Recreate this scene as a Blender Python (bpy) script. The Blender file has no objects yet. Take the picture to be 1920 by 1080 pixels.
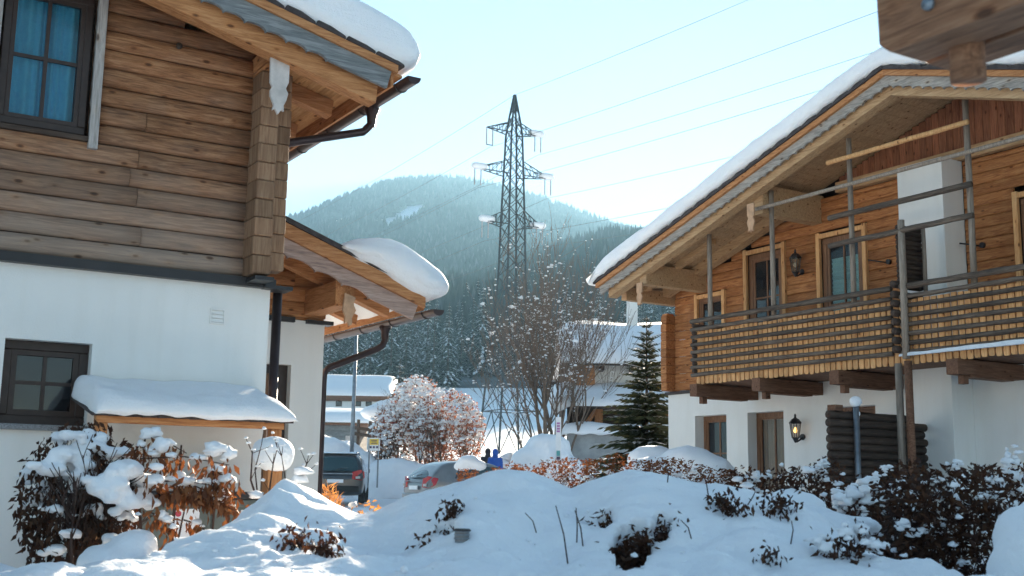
import bpy, bmesh, math, random
import numpy as np
from mathutils import Vector, Matrix, noise
random.seed(7); np.random.seed(7)
R=math.radians
scene=bpy.context.scene; COL=scene.collection
# ------------------------------------------------------------ camera, sky, sun, exposure
F=2200.; PITCH=R(9.55); ROLL=0.016; HEAD=R(31.6); EYE=1.2
Hd=Vector((math.sin(HEAD),math.cos(HEAD),0)); Rt=Vector((math.cos(HEAD),-math.sin(HEAD),0)); Kz=Vector((0,0,1))
Fw=Hd*math.cos(PITCH)+Kz*math.sin(PITCH); Up=Rt.cross(Fw)
CR=Rt*math.cos(ROLL)+Up*math.sin(ROLL); CU=Up*math.cos(ROLL)-Rt*math.sin(ROLL)
CAM=Vector((0,0,EYE))
cd=bpy.data.cameras.new('camera'); cam=bpy.data.objects.new('camera',cd); COL.objects.link(cam); scene.camera=cam
cd.sensor_width=36; cd.lens=36*F/1920; cd.clip_start=0.1; cd.clip_end=20000
cam.matrix_world=Matrix(((CR.x,CU.x,-Fw.x,0),(CR.y,CU.y,-Fw.y,0),(CR.z,CU.z,-Fw.z,EYE),(0,0,0,1)))
cd.dof.use_dof=True; cd.dof.focus_distance=17; cd.dof.aperture_fstop=5.6
SUN_EL=R(16.3); SUN_AZ=HEAD+R(9.9)          # clockwise from +Y
w=bpy.data.worlds.new('World'); scene.world=w; w.use_nodes=True
nt=w.node_tree; sky=nt.nodes.new('ShaderNodeTexSky'); sky.sky_type='NISHITA'; sky.sun_disc=False
sky.sun_elevation=SUN_EL; sky.sun_rotation=SUN_AZ; sky.altitude=1800; sky.air_density=1.0; sky.dust_density=0.05; sky.ozone_density=1.2
bg=nt.nodes['Background']; bg.inputs['Strength'].default_value=0.05
nt.links.new(sky.outputs[0],bg.inputs['Color'])
sd=bpy.data.lights.new('sun','SUN'); sd.energy=5.0; sd.angle=R(0.53); sd.color=(1,0.9,0.76)
sun=bpy.data.objects.new('sun',sd); COL.objects.link(sun)
sdir=Vector((math.sin(SUN_AZ)*math.cos(SUN_EL),math.cos(SUN_AZ)*math.cos(SUN_EL),math.sin(SUN_EL)))
sun.rotation_euler=sdir.to_track_quat('Z','Y').to_euler(); sun.location=(0,0,40)
vs=scene.view_settings; vs.view_transform='Standard'; vs.look='None'; vs.gamma=1; vs.exposure=2.25; vs.use_curve_mapping=False
vs.use_white_balance=True; vs.white_balance_temperature=7000; vs.white_balance_tint=10
scene.cycles.max_bounces=8; scene.cycles.transparent_max_bounces=12; scene.cycles.volume_bounces=0
scene.cycles.use_denoising=True
try: scene.cycles.denoiser='OPENIMAGEDENOISE'
except Exception: pass
# ------------------------------------------------------------ helpers
def ray(x,y): return Fw+CR*((x-960)/F)-CU*((y-540)/F)
def on(x,y,X=None,Y=None,Z=None,D=None):
    d=ray(x,y)
    t=(X-CAM.x)/d.x if X is not None else (Y-CAM.y)/d.y if Y is not None else (Z-CAM.z)/d.z if Z is not None else D
    return CAM+d*t
def ld(l,d,z=0): return Rt*l+Hd*d+Kz*z           # lateral / depth -> world
def hd(x,y,d):                                    # pixel -> point at horizontal depth d
    v=ray(x,y); return CAM+v*(d/v.dot(Hd))
def thing(name,label,cat,loc=(0,0,0),group=None,rotz=0):
    o=bpy.data.objects.new(name,None); COL.objects.link(o); o.location=loc; o.rotation_euler=(0,0,rotz)
    o['label']=label; o['category']=cat
    if group: o['group']=group
    o.empty_display_size=.2
    return o
def tag(o,label,cat,group=None,kind=None):
    o['label']=label; o['category']=cat
    if group: o['group']=group
    if kind: o['kind']=kind
    return o
def link(name,me,mat,parent=None,smooth=False,local=False):
    o=bpy.data.objects.new(name,me); COL.objects.link(o)
    if mat and not me.materials: me.materials.append(mat)
    if smooth: me.polygons.foreach_set('use_smooth',np.ones(len(me.polygons),dtype=bool))
    if parent:
        o.parent=parent
        if not local:
            w_=Vector((0,0,0)); p=parent
            while p: w_+=p.location; p=p.parent
            o.location=-w_
    return o
class MB:
    def __init__(s): s.v=[]; s.f=[]
    def add(s,v,f):
        n=len(s.v); s.v+= [tuple(p) for p in v]; s.f+=[tuple(i+n for i in q) for q in f]; return s
    def box(s,a,b):
        x0,y0,z0=a; x1,y1,z1=b
        return s.add([(x0,y0,z0),(x1,y0,z0),(x1,y1,z0),(x0,y1,z0),(x0,y0,z1),(x1,y0,z1),(x1,y1,z1),(x0,y1,z1)],
            [(0,3,2,1),(4,5,6,7),(0,1,5,4),(1,2,6,5),(2,3,7,6),(3,0,4,7)])
    def prism(s,poly,ext):
        e=Vector(ext); n=len(poly); P=[Vector(p) for p in poly]
        return s.add(P+[p+e for p in P],[tuple(range(n-1,-1,-1)),tuple(range(n,2*n))]+[(i,(i+1)%n,n+(i+1)%n,n+i) for i in range(n)])
    def beam(s,p0,p1,w,h,up=(0,0,1)):
        p0=Vector(p0);p1=Vector(p1);d=(p1-p0).normalized(); sd=d.cross(Vector(up)).normalized(); u=sd.cross(d)
        q=[p0+sd*a*w/2+u*b*h/2 for a,b in((-1,-1),(1,-1),(1,1),(-1,1))]
        return s.prism(q,p1-p0)
    def tube(s,pts,rad,n=8,cap=True):
        pts=[Vector(p) for p in pts]; k=len(pts); rs=rad if isinstance(rad,(list,tuple)) else [rad]*k
        base=len(s.v); a=None
        for i,p in enumerate(pts):
            t=(pts[min(i+1,k-1)]-pts[max(i-1,0)]).normalized()
            if a is None: a=t.orthogonal().normalized()
            else:
                a=(a-t*a.dot(t)); a=a.normalized() if a.length>1e-6 else t.orthogonal().normalized()
            b=t.cross(a)
            for j in range(n):
                th=2*math.pi*j/n; s.v.append(tuple(p+(a*math.cos(th)+b*math.sin(th))*rs[i]))
        for i in range(k-1):
            for j in range(n):
                s.f.append((base+i*n+j,base+i*n+(j+1)%n,base+(i+1)*n+(j+1)%n,base+(i+1)*n+j))
        if cap:
            s.f.append(tuple(base+j for j in range(n-1,-1,-1))); s.f.append(tuple(base+(k-1)*n+j for j in range(n)))
        return s
    def lathe(s,c,prof,n=16):
        c=Vector(c); base=len(s.v)
        for r_,z_ in prof:
            for j in range(n):
                th=2*math.pi*j/n; s.v.append((c.x+r_*math.cos(th),c.y+r_*math.sin(th),c.z+z_))
        for i in range(len(prof)-1):
            for j in range(n): s.f.append((base+i*n+j,base+i*n+(j+1)%n,base+(i+1)*n+(j+1)%n,base+(i+1)*n+j))
        return s
    def build(s,name,mat,parent=None,smooth=False,bevel=0,seg=2):
        me=bpy.data.meshes.new(name); me.from_pydata(s.v,[],s.f); me.update()
        o=link(name,me,mat,parent,smooth)
        if bevel:
            m=o.modifiers.new('bevel','BEVEL'); m.width=bevel; m.segments=seg; m.limit_method='ANGLE'; m.angle_limit=R(40)
        return o
def npmesh(name,V,Fc,mat,parent=None,smooth=False):
    """V (n,3); Fc (m,k) same-size faces"""
    V=np.asarray(V,dtype=np.float32); Fc=np.asarray(Fc,dtype=np.int32); m,k=Fc.shape
    me=bpy.data.meshes.new(name); me.vertices.add(len(V)); me.vertices.foreach_set('co',V.ravel())
    me.loops.add(m*k); me.loops.foreach_set('vertex_index',Fc.ravel())
    me.polygons.add(m); me.polygons.foreach_set('loop_start',np.arange(0,m*k,k,dtype=np.int32))
    me.polygons.foreach_set('loop_total',np.full(m,k,dtype=np.int32)); me.update(calc_edges=True)
    return link(name,me,mat,parent,smooth)
def copy_tree(o,parent=None):
    c=o.copy(); COL.objects.link(c); c.parent=parent
    for ch in o.children: copy_tree(ch,c)
    return c
# ------------------------------------------------------------ materials
MATS={}
def newmat(name):
    m=bpy.data.materials.new(name); m.use_nodes=True; MATS[name]=m
    return m,m.node_tree,m.node_tree.nodes['Principled BSDF']
def N(nt,t,**k):
    n=nt.nodes.new(t)
    for a,b in k.items(): setattr(n,a,b)
    return n
def ramp(nt,fac,stops):
    r_=N(nt,'ShaderNodeValToRGB'); e=r_.color_ramp.elements
    e[0].position,e[0].color=stops[0][0],(*stops[0][1],1); e[1].position,e[1].color=stops[-1][0],(*stops[-1][1],1)
    for p,c in stops[1:-1]:
        q=e.new(p); q.color=(*c,1)
    nt.links.new(fac,r_.inputs[0]); return r_.outputs[0]
def mix(nt,f,a,b,mode='MIX'):
    m=N(nt,'ShaderNodeMix',data_type='RGBA',blend_type=mode)
    for s,v in((m.inputs[0],f),(m.inputs[6],a),(m.inputs[7],b)):
        if hasattr(v,'is_linked') or hasattr(v,'links'): nt.links.new(v,s)
        else: s.default_value=v if not isinstance(v,tuple) else (*v,1)
    return m.outputs[2]
def coords(nt,scale,rand=True):
    tc=N(nt,'ShaderNodeTexCoord'); mp=N(nt,'ShaderNodeMapping'); mp.inputs['Scale'].default_value=scale
    if rand:
        oi=N(nt,'ShaderNodeObjectInfo'); mu=N(nt,'ShaderNodeMath',operation='MULTIPLY'); mu.inputs[1].default_value=37.
        nt.links.new(oi.outputs['Random'],mu.inputs[0]); ad=N(nt,'ShaderNodeVectorMath',operation='ADD')
        nt.links.new(tc.outputs['Object'],ad.inputs[0]); nt.links.new(mu.outputs[0],ad.inputs[1]); nt.links.new(ad.outputs[0],mp.inputs[0])
        return mp.outputs[0],oi.outputs['Random'],tc
    nt.links.new(tc.outputs['Object'],mp.inputs[0]); return mp.outputs[0],None,tc
def bump(nt,bs,h,s,d=.02):
    b=N(nt,'ShaderNodeBump'); b.inputs['Strength'].default_value=s; b.inputs['Distance'].default_value=d
    nt.links.new(h,b.inputs['Height']); nt.links.new(b.outputs[0],bs.inputs['Normal']); return b
def tex(nt,v,scale,detail=4,rough=.55,dist=0):
    n=N(nt,'ShaderNodeTexNoise'); n.inputs['Scale'].default_value=scale; n.inputs['Detail'].default_value=detail
    n.inputs['Roughness'].default_value=rough; n.inputs['Distortion'].default_value=dist
    nt.links.new(v,n.inputs['Vector']); return n.outputs['Fac']
def wood(name,dark,mid,light,axis,knots=True,weather=None,rough=.7,gscale=1.,vary=.35):
    """grain runs along axis (0,1,2); weather=(z0,z1,colour) silvered below z1"""
    m,nt,bs=newmat(name)
    sc=[14*gscale]*3; sc[axis]=1.1*gscale
    v,rnd,tc=coords(nt,tuple(sc))
    g=tex(nt,v,2.2,6,.65,1.2); fine=tex(nt,v,9,3,.6)
    c=ramp(nt,g,[(.34,dark),(.5,mid),(.64,light)])
    c=mix(nt,.25,c,ramp(nt,fine,[(.35,dark),(.65,light)]))
    big,_,_=coords(nt,(1.2,1.2,1.2)); blot=tex(nt,big,1.4,3)
    if weather:
        z0,z1,gc=weather
        sp=N(nt,'ShaderNodeSeparateXYZ'); nt.links.new(tc.outputs['Object'],sp.inputs[0])
        mr=N(nt,'ShaderNodeMapRange'); mr.inputs['From Min'].default_value=z0; mr.inputs['From Max'].default_value=z1
        mr.inputs['To Min'].default_value=1; mr.inputs['To Max'].default_value=0; nt.links.new(sp.outputs[2],mr.inputs[0])
        ad=N(nt,'ShaderNodeMath',operation='MULTIPLY_ADD'); nt.links.new(blot,ad.inputs[0]); ad.inputs[1].default_value=1.2; ad.inputs[2].default_value=-.6
        a2=N(nt,'ShaderNodeMath',operation='ADD',use_clamp=True); nt.links.new(mr.outputs[0],a2.inputs[0]); nt.links.new(ad.outputs[0],a2.inputs[1])
        g3=mix(nt,g,tuple(x*.55 for x in gc),tuple(min(1,x*1.35) for x in gc))
        m2=N(nt,'ShaderNodeMath',operation='MULTIPLY'); nt.links.new(a2.outputs[0],m2.inputs[0]); m2.inputs[1].default_value=.85
        c=mix(nt,m2.outputs[0],c,g3)
    if knots:
        ks=[9.]*3; ks[axis]=4.2
        kv,_,_=coords(nt,tuple(ks)); vo=N(nt,'ShaderNodeTexVoronoi'); vo.inputs['Scale'].default_value=1.; nt.links.new(kv,vo.inputs['Vector'])
        kc=ramp(nt,vo.outputs['Distance'],[(.07,(.16,.11,.09)),(.11,(.5,.38,.3)),(.16,(1.0,.94,.86)),(.3,(1,1,1))])
        c=mix(nt,.85,c,kc,'MULTIPLY')
    # each piece a little lighter or darker
    vr=ramp(nt,rnd,[(0,(1-vary,)*3),(1,(1,1,1))]); c=mix(nt,1.,c,vr,'MULTIPLY')
    nt.links.new(c,bs.inputs['Base Color']); bs.inputs['Roughness'].default_value=rough; bs.inputs['Specular IOR Level'].default_value=.25
    bump(nt,bs,g,.45,.006)
    return m
def plain(name,col,rough=.6,metal=0,var=.15,scale=6,bumps=0,spec=.4):
    m,nt,bs=newmat(name); v,r_,_=coords(nt,(1,1,1)); n=tex(nt,v,scale,5)
    c=ramp(nt,n,[(.3,tuple(x*(1-var) for x in col)),(.7,tuple(min(1,x*(1+var)) for x in col))])
    nt.links.new(c,bs.inputs['Base Color']); bs.inputs['Roughness'].default_value=rough; bs.inputs['Metallic'].default_value=metal
    bs.inputs['Specular IOR Level'].default_value=spec
    if bumps: bump(nt,bs,n,bumps,.01)
    return m
def snowmat(name,sss=.0,tint=(.9,.915,.94)):
    m,nt,bs=newmat(name); v,_,_=coords(nt,(1,1,1),False)
    n1=tex(nt,v,5,6,.55); n2=tex(nt,v,60,4,.6)
    ad=N(nt,'ShaderNodeMath',operation='MULTIPLY_ADD'); nt.links.new(n2,ad.inputs[0]); ad.inputs[1].default_value=.3; nt.links.new(n1,ad.inputs[2])
    c=ramp(nt,n1,[(.3,tuple(x*.96 for x in tint)),(.7,tint)])
    nt.links.new(c,bs.inputs['Base Color']); bs.inputs['Roughness'].default_value=.6; bs.inputs['Specular IOR Level'].default_value=.3
    if sss:
        bs.inputs['Subsurface Weight'].default_value=sss; bs.inputs['Subsurface Radius'].default_value=(.8,.9,1.); bs.inputs['Subsurface Scale'].default_value=.12
    v2,_,_=coords(nt,(1.3,1.3,16.),False); st=tex(nt,v2,1.6,4,.6)
    a3=N(nt,'ShaderNodeMath',operation='MULTIPLY_ADD'); nt.links.new(st,a3.inputs[0]); a3.inputs[1].default_value=.35 if sss else .0; nt.links.new(ad.outputs[0],a3.inputs[2])
    bump(nt,bs,a3.outputs[0],.55,.05)
    return m
def leafmat(name,cols,trans=.5,spec=.25):
    m,nt,bs=newmat(name)
    g=N(nt,'ShaderNodeNewGeometry'); c=ramp(nt,g.outputs['Random Per Island'],[(i/(len(cols)-1),k) for i,k in enumerate(cols)])
    nt.links.new(c,bs.inputs['Base Color']); bs.inputs['Roughness'].default_value=.65; bs.inputs['Specular IOR Level'].default_value=spec
    tr=N(nt,'ShaderNodeBsdfTranslucent'); c2=mix(nt,1.,c,(1.0,.7,.42),'MULTIPLY')
    hs=N(nt,'ShaderNodeHueSaturation'); hs.inputs['Value'].default_value=1.7; nt.links.new(c2,hs.inputs['Color']); nt.links.new(hs.outputs[0],tr.inputs[0])
    ms=N(nt,'ShaderNodeMixShader'); ms.inputs[0].default_value=trans
    nt.links.new(bs.outputs[0],ms.inputs[1]); nt.links.new(tr.outputs[0],ms.inputs[2])
    nt.links.new(ms.outputs[0],nt.nodes['Material Output'].inputs[0]); return m
def glassmat(name,tint=(.02,.025,.03),rough=.03,alpha=.75):
    m,nt,bs=newmat(name); v,_,_=coords(nt,(1,1,1)); n=tex(nt,v,1.5,2)
    bs.inputs['Base Color'].default_value=(*tint,1); bs.inputs['Roughness'].default_value=rough; bs.inputs['Specular IOR Level'].default_value=.8
    bump(nt,bs,n,.05,.02)
    tr=N(nt,'ShaderNodeBsdfTransparent'); gl=N(nt,'ShaderNodeBsdfGlossy'); gl.inputs['Roughness'].default_value=rough
    ms=N(nt,'ShaderNodeMixShader'); ms.inputs[0].default_value=alpha
    nt.links.new(tr.outputs[0],ms.inputs[1]); nt.links.new(bs.outputs[0],ms.inputs[2]); nt.links.new(ms.outputs[0],nt.nodes['Material Output'].inputs[0])
    return m
wth=(2.95,3.95,(.31,.245,.2))
M_log=wood('weathered_log_wood',(.12,.045,.02),(.34,.145,.065),(.54,.28,.145),0,weather=wth)
M_logend=wood('log_end_wood',(.18,.09,.05),(.3,.165,.095),(.4,.25,.15),2,knots=False,gscale=.8)
M_beam_x=wood('larch_beam_x',(.3,.11,.038),(.5,.215,.085),(.62,.31,.14),0,vary=.15)
M_beam_y=wood('larch_beam_y',(.3,.11,.038),(.5,.215,.085),(.62,.31,.14),1,vary=.15)
M_beam_z=wood('larch_beam_z',(.3,.11,.038),(.5,.215,.085),(.62,.31,.14),2,vary=.2)
M_grey=wood('silvered_board_x',(.11,.12,.125),(.2,.215,.22),(.32,.33,.33),0,vary=.1,knots=False)
M_grey_y=wood('silvered_board_y',(.16,.15,.14),(.32,.29,.26),(.48,.43,.38),1,vary=.1)
M_greyz=wood('silvered_board_z',(.24,.22,.21),(.4,.37,.35),(.55,.5,.47),2,vary=.1)
M_pale=plain('pale_carved_wood',(.55,.5,.47),.7,var=.2,scale=9,bumps=.2)
M_pale2=plain('tan_carved_wood',(.5,.3,.18),.7,var=.25,scale=9,bumps=.2)
M_soff=wood('soffit_boards',(.42,.18,.06),(.66,.33,.13),(.78,.45,.22),1,vary=.25,gscale=.8)
M_rlog=wood('honey_log_wood',(.2,.058,.018),(.46,.175,.06),(.62,.29,.115),1,vary=.3)
M_rboard=wood('reddish_gable_board',(.16,.05,.025),(.31,.115,.06),(.43,.19,.10),2,vary=.35)
M_rbeam=wood('tan_beam_y',(.32,.18,.09),(.5,.31,.165),(.6,.4,.235),1,vary=.15)
M_slat=wood('honey_slat',(.5,.2,.07),(.76,.4,.17),(.86,.54,.27),2,vary=.3)
M_pole_y=wood('grey_round_pole_y',(.05,.036,.028),(.115,.085,.066),(.22,.17,.13),1,vary=.35,knots=False)
M_pole_z=wood('grey_round_pole_z',(.17,.13,.1),(.3,.24,.19),(.42,.35,.29),2,vary=.2,knots=False)
M_dark=wood('dark_stained_wood',(.03,.02,.015),(.065,.042,.032),(.11,.075,.055),0,vary=.3,knots=False)
M_cons=wood('brown_console_wood',(.09,.04,.022),(.18,.085,.05),(.27,.14,.085),0,vary=.2)
M_frame=plain('dark_brown_frame',(.035,.02,.016),.45,var=.25,scale=20)
M_frame2=wood('brown_window_frame',(.12,.055,.03),(.22,.11,.06),(.3,.16,.09),2,vary=.2,knots=False,rough=.5)
def plaster(name,col):
    m,nt,bs=newmat(name); v,_,_=coords(nt,(1,1,1),False); n=tex(nt,v,90,4,.6); b=tex(nt,v,.9,4)
    v3,_,_=coords(nt,(3.5,3.5,.35),False); dr_=tex(nt,v3,2.,5,.6)
    c=mix(nt,1.,ramp(nt,b,[(.3,tuple(x*.92 for x in col)),(.65,col)]),ramp(nt,dr_,[(.3,(.965,.96,.95)),(.55,(1,1,1))]),'MULTIPLY'); nt.links.new(c,bs.inputs['Base Color'])
    bs.inputs['Roughness'].default_value=.9; bs.inputs['Specular IOR Level'].default_value=.1; bump(nt,bs,n,.35,.006); return m
M_white=plaster('white_render',(.8,.79,.76))
M_conc=plain('grey_concrete',(.33,.34,.34),.9,var=.2,scale=3,bumps=.2)
M_black=plain('black_metal',(.02,.018,.02),.4,var=.2)
M_gutter=plain('brown_metal_gutter',(.055,.035,.035),.35,metal=.6,var=.2)
M_steel=plain('galvanised_steel',(.22,.25,.28),.45,metal=.7,var=.25)
M_pylon=plain('pylon_steel',(.045,.055,.06),.6,metal=.3,var=.3)
M_tile=plain('dark_roof_tile',(.05,.04,.04),.8,var=.4,scale=14,bumps=.3)
M_snow=snowmat('snow'); M_snowS=snowmat('soft_snow',.35)
M_glass=glassmat('window_glass'); M_glassd=glassmat('dark_glass',(.012,.014,.018),.08,.85)
M_glassc=glassmat('clear_glass',(.02,.03,.04),.03,.3)
M_int=plain('dark_interior',(.03,.028,.028),.9)
M_blind=plain('grey_blind',(.12,.12,.14),.9,scale=40,var=.1)
M_curt=plain('sky_reflection_curtain',(.1,.66,1.),.8,scale=30,var=.12)  # blue of the sky mirrored in the panes, put into the fabric colour
M_pleat=plain('teal_pleated_blind',(.45,.85,.8),.8,scale=4,var=.1)
M_cream=plain('cream_curtain',(.75,.6,.45),.8,var=.12,scale=3)
M_leaf=leafmat('dead_beech_leaf',[(.09,.035,.018),(.16,.065,.028),(.22,.095,.036),(.07,.028,.016)],.3)
M_leafd=leafmat('dark_dead_leaf',[(.035,.016,.011),(.06,.027,.016),(.085,.038,.018),(.03,.015,.012)],.25)
M_leafr=leafmat('russet_leaf',[(.2,.075,.05),(.27,.12,.08),(.33,.17,.11),(.15,.06,.045)],.35)
M_straw=leafmat('straw_leaf',[(.45,.25,.1),(.55,.33,.15),(.36,.18,.07)],.35)
M_bark=plain('bark',(.10,.07,.055),.9,var=.35,scale=12,bumps=.4)
M_twig=plain('dark_twig',(.05,.028,.022),.9,var=.3)
M_needle=leafmat('spruce_needles',[(.018,.035,.026),(.03,.055,.038),(.022,.045,.035)],.1,.1)
M_needle2=leafmat('young_spruce_needles',[(.03,.05,.025),(.055,.075,.04),(.07,.075,.04),(.035,.055,.03)],.2)
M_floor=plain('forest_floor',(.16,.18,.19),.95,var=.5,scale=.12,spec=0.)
M_red=plain('red_tail_lamp',(.45,.012,.02),.2,spec=.7)
M_rubber=plain('black_rubber',(.015,.015,.016),.8)
# ------------------------------------------------------------ building helpers
def wallmb(axis,c,u0,u1,z0,z1,holes=(),dep=.18,back=4.):
    """white wall sheet facing -axis at coordinate c, with real openings and reveals, plus sides and top"""
    mb=MB(); P=(lambda u,z,k=0:(u,c+k,z)) if axis=='Y' else (lambda u,z,k=0:(c+k,u,z))
    us=sorted({u0,u1,*[h[0] for h in holes],*[h[1] for h in holes]}); zs=sorted({z0,z1,*[h[2] for h in holes],*[h[3] for h in holes]})
    for a,b in zip(us,us[1:]):
        for e,f in zip(zs,zs[1:]):
            m,q=(a+b)/2,(e+f)/2
            if any(h[0]<m<h[1] and h[2]<q<h[3] for h in holes): continue
            mb.add([P(a,e),P(b,e),P(b,f),P(a,f)],[(0,1,2,3)])
    for h in holes:
        a,b,e,f=h
        for p,q in(((a,e),(b,e)),((b,e),(b,f)),((b,f),(a,f)),((a,f),(a,e))):
            mb.add([P(*p),P(*q),P(*q,dep),P(*p,dep)],[(0,1,2,3)])
    for p,q in(((u0,z0),(u0,z1)),((u1,z1),(u1,z0)),((u0,z1),(u1,z1))):
        mb.add([P(*p),P(*q),P(*q,back),P(*p,back)],[(0,1,2,3)])
    mb.add([P(u0,z0,back),P(u1,z0,back),P(u1,z1,back),P(u0,z1,back)],[(3,2,1,0)])
    return mb
def window(parent,axis,c,u0,u1,z0,z1,nx,nz,fw,fmat,behind,gmat,name='window',bar=.028,gap=.06,curtain=None,cname='blind_or_dark_sheet'):
    """c = front of the frame; glass sits 3 cm behind it; something behind the glass"""
    bx=(lambda a,b,e,f,k0,k1:((a,c+k0,e),(b,c+k1,f))) if axis=='Y' else (lambda a,b,e,f,k0,k1:((c+k0,a,e),(c+k1,b,f)))
    m=MB(); m.box(*bx(u0,u1,z0,z0+fw,0,.06)); m.box(*bx(u0,u1,z1-fw,z1,0,.06)); m.box(*bx(u0,u0+fw,z0+fw,z1-fw,0,.06)); m.box(*bx(u1-fw,u1,z0+fw,z1-fw,0,.06))
    W=m.build(name,fmat,parent,bevel=.006,seg=1)
    m=MB(); i0,i1,j0,j1=u0+fw,u1-fw,z0+fw,z1-fw; s=fw*.55
    m.box(*bx(i0,i1,j0,j0+s,.012,.05)); m.box(*bx(i0,i1,j1-s,j1,.012,.05)); m.box(*bx(i0,i0+s,j0+s,j1-s,.012,.05)); m.box(*bx(i1-s,i1,j0+s,j1-s,.012,.05))
    m.build('sash',fmat,W); i0+=s;i1-=s;j0+=s;j1-=s
    for k in range(1,nx):
        x=i0+(i1-i0)*k/nx; MB().box(*bx(x-bar/2,x+bar/2,j0,j1,.018,.045)).build('glazing_bar',fmat,W)
    for k in range(1,nz):
        z=j0+(j1-j0)*k/nz; MB().box(*bx(i0,i1,z-bar/2,z+bar/2,.021,.042)).build('glazing_bar',fmat,W)
    for a in range(nx):
        for b in range(nz):
            p0=i0+(i1-i0)*a/nx;p1=i0+(i1-i0)*(a+1)/nx;q0=j0+(j1-j0)*b/nz;q1=j0+(j1-j0)*(b+1)/nz
            MB().box(*bx(p0+.004,p1-.004,q0+.004,q1-.004,.03,.034)).build('pane',gmat,W)
    if curtain=='folds':
        P=(lambda u,z,k:(u,c+k,z)) if axis=='Y' else (lambda u,z,k:(c+k,u,z)); n=90; mb=MB(); v=[]
        for i in range(n+1):
            u=i0+(i1-i0)*i/n; k=.075+.016*math.sin(u*95+2.3*math.sin(u*17))+.008*math.sin(u*41)
            v+=[P(u,j0-.02,k),P(u,j1+.02,k+.003)]
        mb.add(v,[(2*i,2*i+2,2*i+3,2*i+1) for i in range(n)]).build(cname,behind,W,True)
    elif curtain=='pleats':
        P=(lambda u,z,k:(u,c+k,z)) if axis=='Y' else (lambda u,z,k:(c+k,u,z)); n=44; mb=MB(); v=[]; top=j1-.1*(j1-j0)
        for i in range(n+1):
            z=j0-.01+(top-j0)*i/n; k=.06+(.018 if i%2 else 0); v+=[P(i0,z,k),P(i1,z,k)]
        mb.add(v,[(2*i,2*i+1,2*i+3,2*i+2) for i in range(n)]).build(cname,behind,W)
        MB().box(*bx(u0+.01,u1-.01,z0+.01,z1-.01,.3,.31)).build('dark_room_sheet',M_int,W)  # flat dark sheet paints the unlit room behind the pleats
    else:
        MB().box(*bx(u0+.01,u1-.01,z0+.01,z1-.01,gap+.03,gap+.04)).build(cname,behind,W)  # with the dark room materials this sheet paints the unlit interior
    return W
def plank_prof(z0,z1,bul=.045):
    h=z1-z0; return [(0.02,z0+.004),(-.012,z0+.004),(-bul*.75,z0+h*.16),(-bul,z0+h*.42),(-bul*.95,z0+h*.66),(-bul*.6,z0+h*.9),(-.008,z1-.003),(.02,z1-.003)]
def plank(parent,axis,c,u0,u1,z0,z1,mat,name='plank',bul=.045,jit=.004):
    j=random.uniform(-jit,jit); pr=plank_prof(z0,z1,bul+random.uniform(-.006,.006)); n=max(1,int((u1-u0)/.35)); mb=MB(); k=len(pr); v=[]
    for i in range(n+1):
        u=u0+(u1-u0)*i/n; dz=.004*noise.noise((u*1.3,z0*9,c)); dk=.006*noise.noise((u*2.1,z0*7,c+5))
        v+=[((u,c+a+j+dk,b+dz) if axis=='Y' else (c+a+j+dk,u,b+dz)) for a,b in pr]
    f=[]
    for i in range(n):
        for q in range(k-1): f.append((i*k+q,i*k+q+1,(i+1)*k+q+1,(i+1)*k+q) if axis=='X' else (i*k+q+1,i*k+q,(i+1)*k+q,(i+1)*k+q+1))
    f.append(tuple(range(k))); f.append(tuple(n*k+q for q in range(k-1,-1,-1)))
    mb.add(v,f); o=mb.build(name,mat,parent); me=o.data
    me.polygons.foreach_set('use_smooth',np.array([len(p.vertices)==4 for p in me.polygons])); return o
def scallop(p0,p1,h,depth,ext,period=.18,plain_end=.0):
    """board from p0 to p1 (its top edge), hanging height h with a scalloped lower edge; ext = thickness vector"""
    p0=Vector(p0);p1=Vector(p1);L=(p1-p0).length;d=(p1-p0)/L; dn=Vector(ext).cross(d).normalized()
    if dn.z>0: dn=-dn
    pts=[p0,p1]; n=int((L-plain_end)/period); low=[]
    low.append((L,h)); x=n*period; low.append((x,h))
    for i in range(n,0,-1):
        a=i*period
        low+= [(a-.006,h+.014),(a-.02,h-.004)]
        for t in (.25,.5,.75,.95): low.append((a-t*period,h-depth*math.sin(math.pi*t)*.9 - depth*.15))
    low.append((0,h))
    pts+=[p0+d*a+dn*b for a,b in low]
    # split into convex strips for clean shading
    mb=MB(); e=Vector(ext); tops=[p0+d*a for a,b in low]; bots=[p0+d*a+dn*b for a,b in low]
    k=len(low); v=[]; 
    for t,b in zip(tops,bots): v+=[t,b,t+e,b+e]
    f=[]
    for i in range(k-1):
        a,c=4*i,4*(i+1); f+=[(a,c,c+1,a+1),(a+2,a+3,c+3,c+2),(a+1,c+1,c+3,a+3),(a,a+2,c+2,c)]
    f+=[(0,1,3,2),(4*k-4,4*k-2,4*k-1,4*k-3)]
    return mb.add(v,f)
def outline(pts_px,ext,**pl):
    return MB().prism([on(x,y,**pl) for x,y in pts_px],ext)
def resample(poly,n):
    P=np.array(poly,float); d=np.r_[0,np.cumsum(np.linalg.norm(np.diff(np.r_[P,P[:1]],axis=0),axis=1))]
    t=np.linspace(0,d[-1],n,endpoint=False); Q=np.r_[P,P[:1]]
    out=np.c_[np.interp(t,d,Q[:,0]),np.interp(t,d,Q[:,1])]
    for _ in range(2): out=(np.roll(out,1,0)+2*out+np.roll(out,-1,0))/4
    return out
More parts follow.
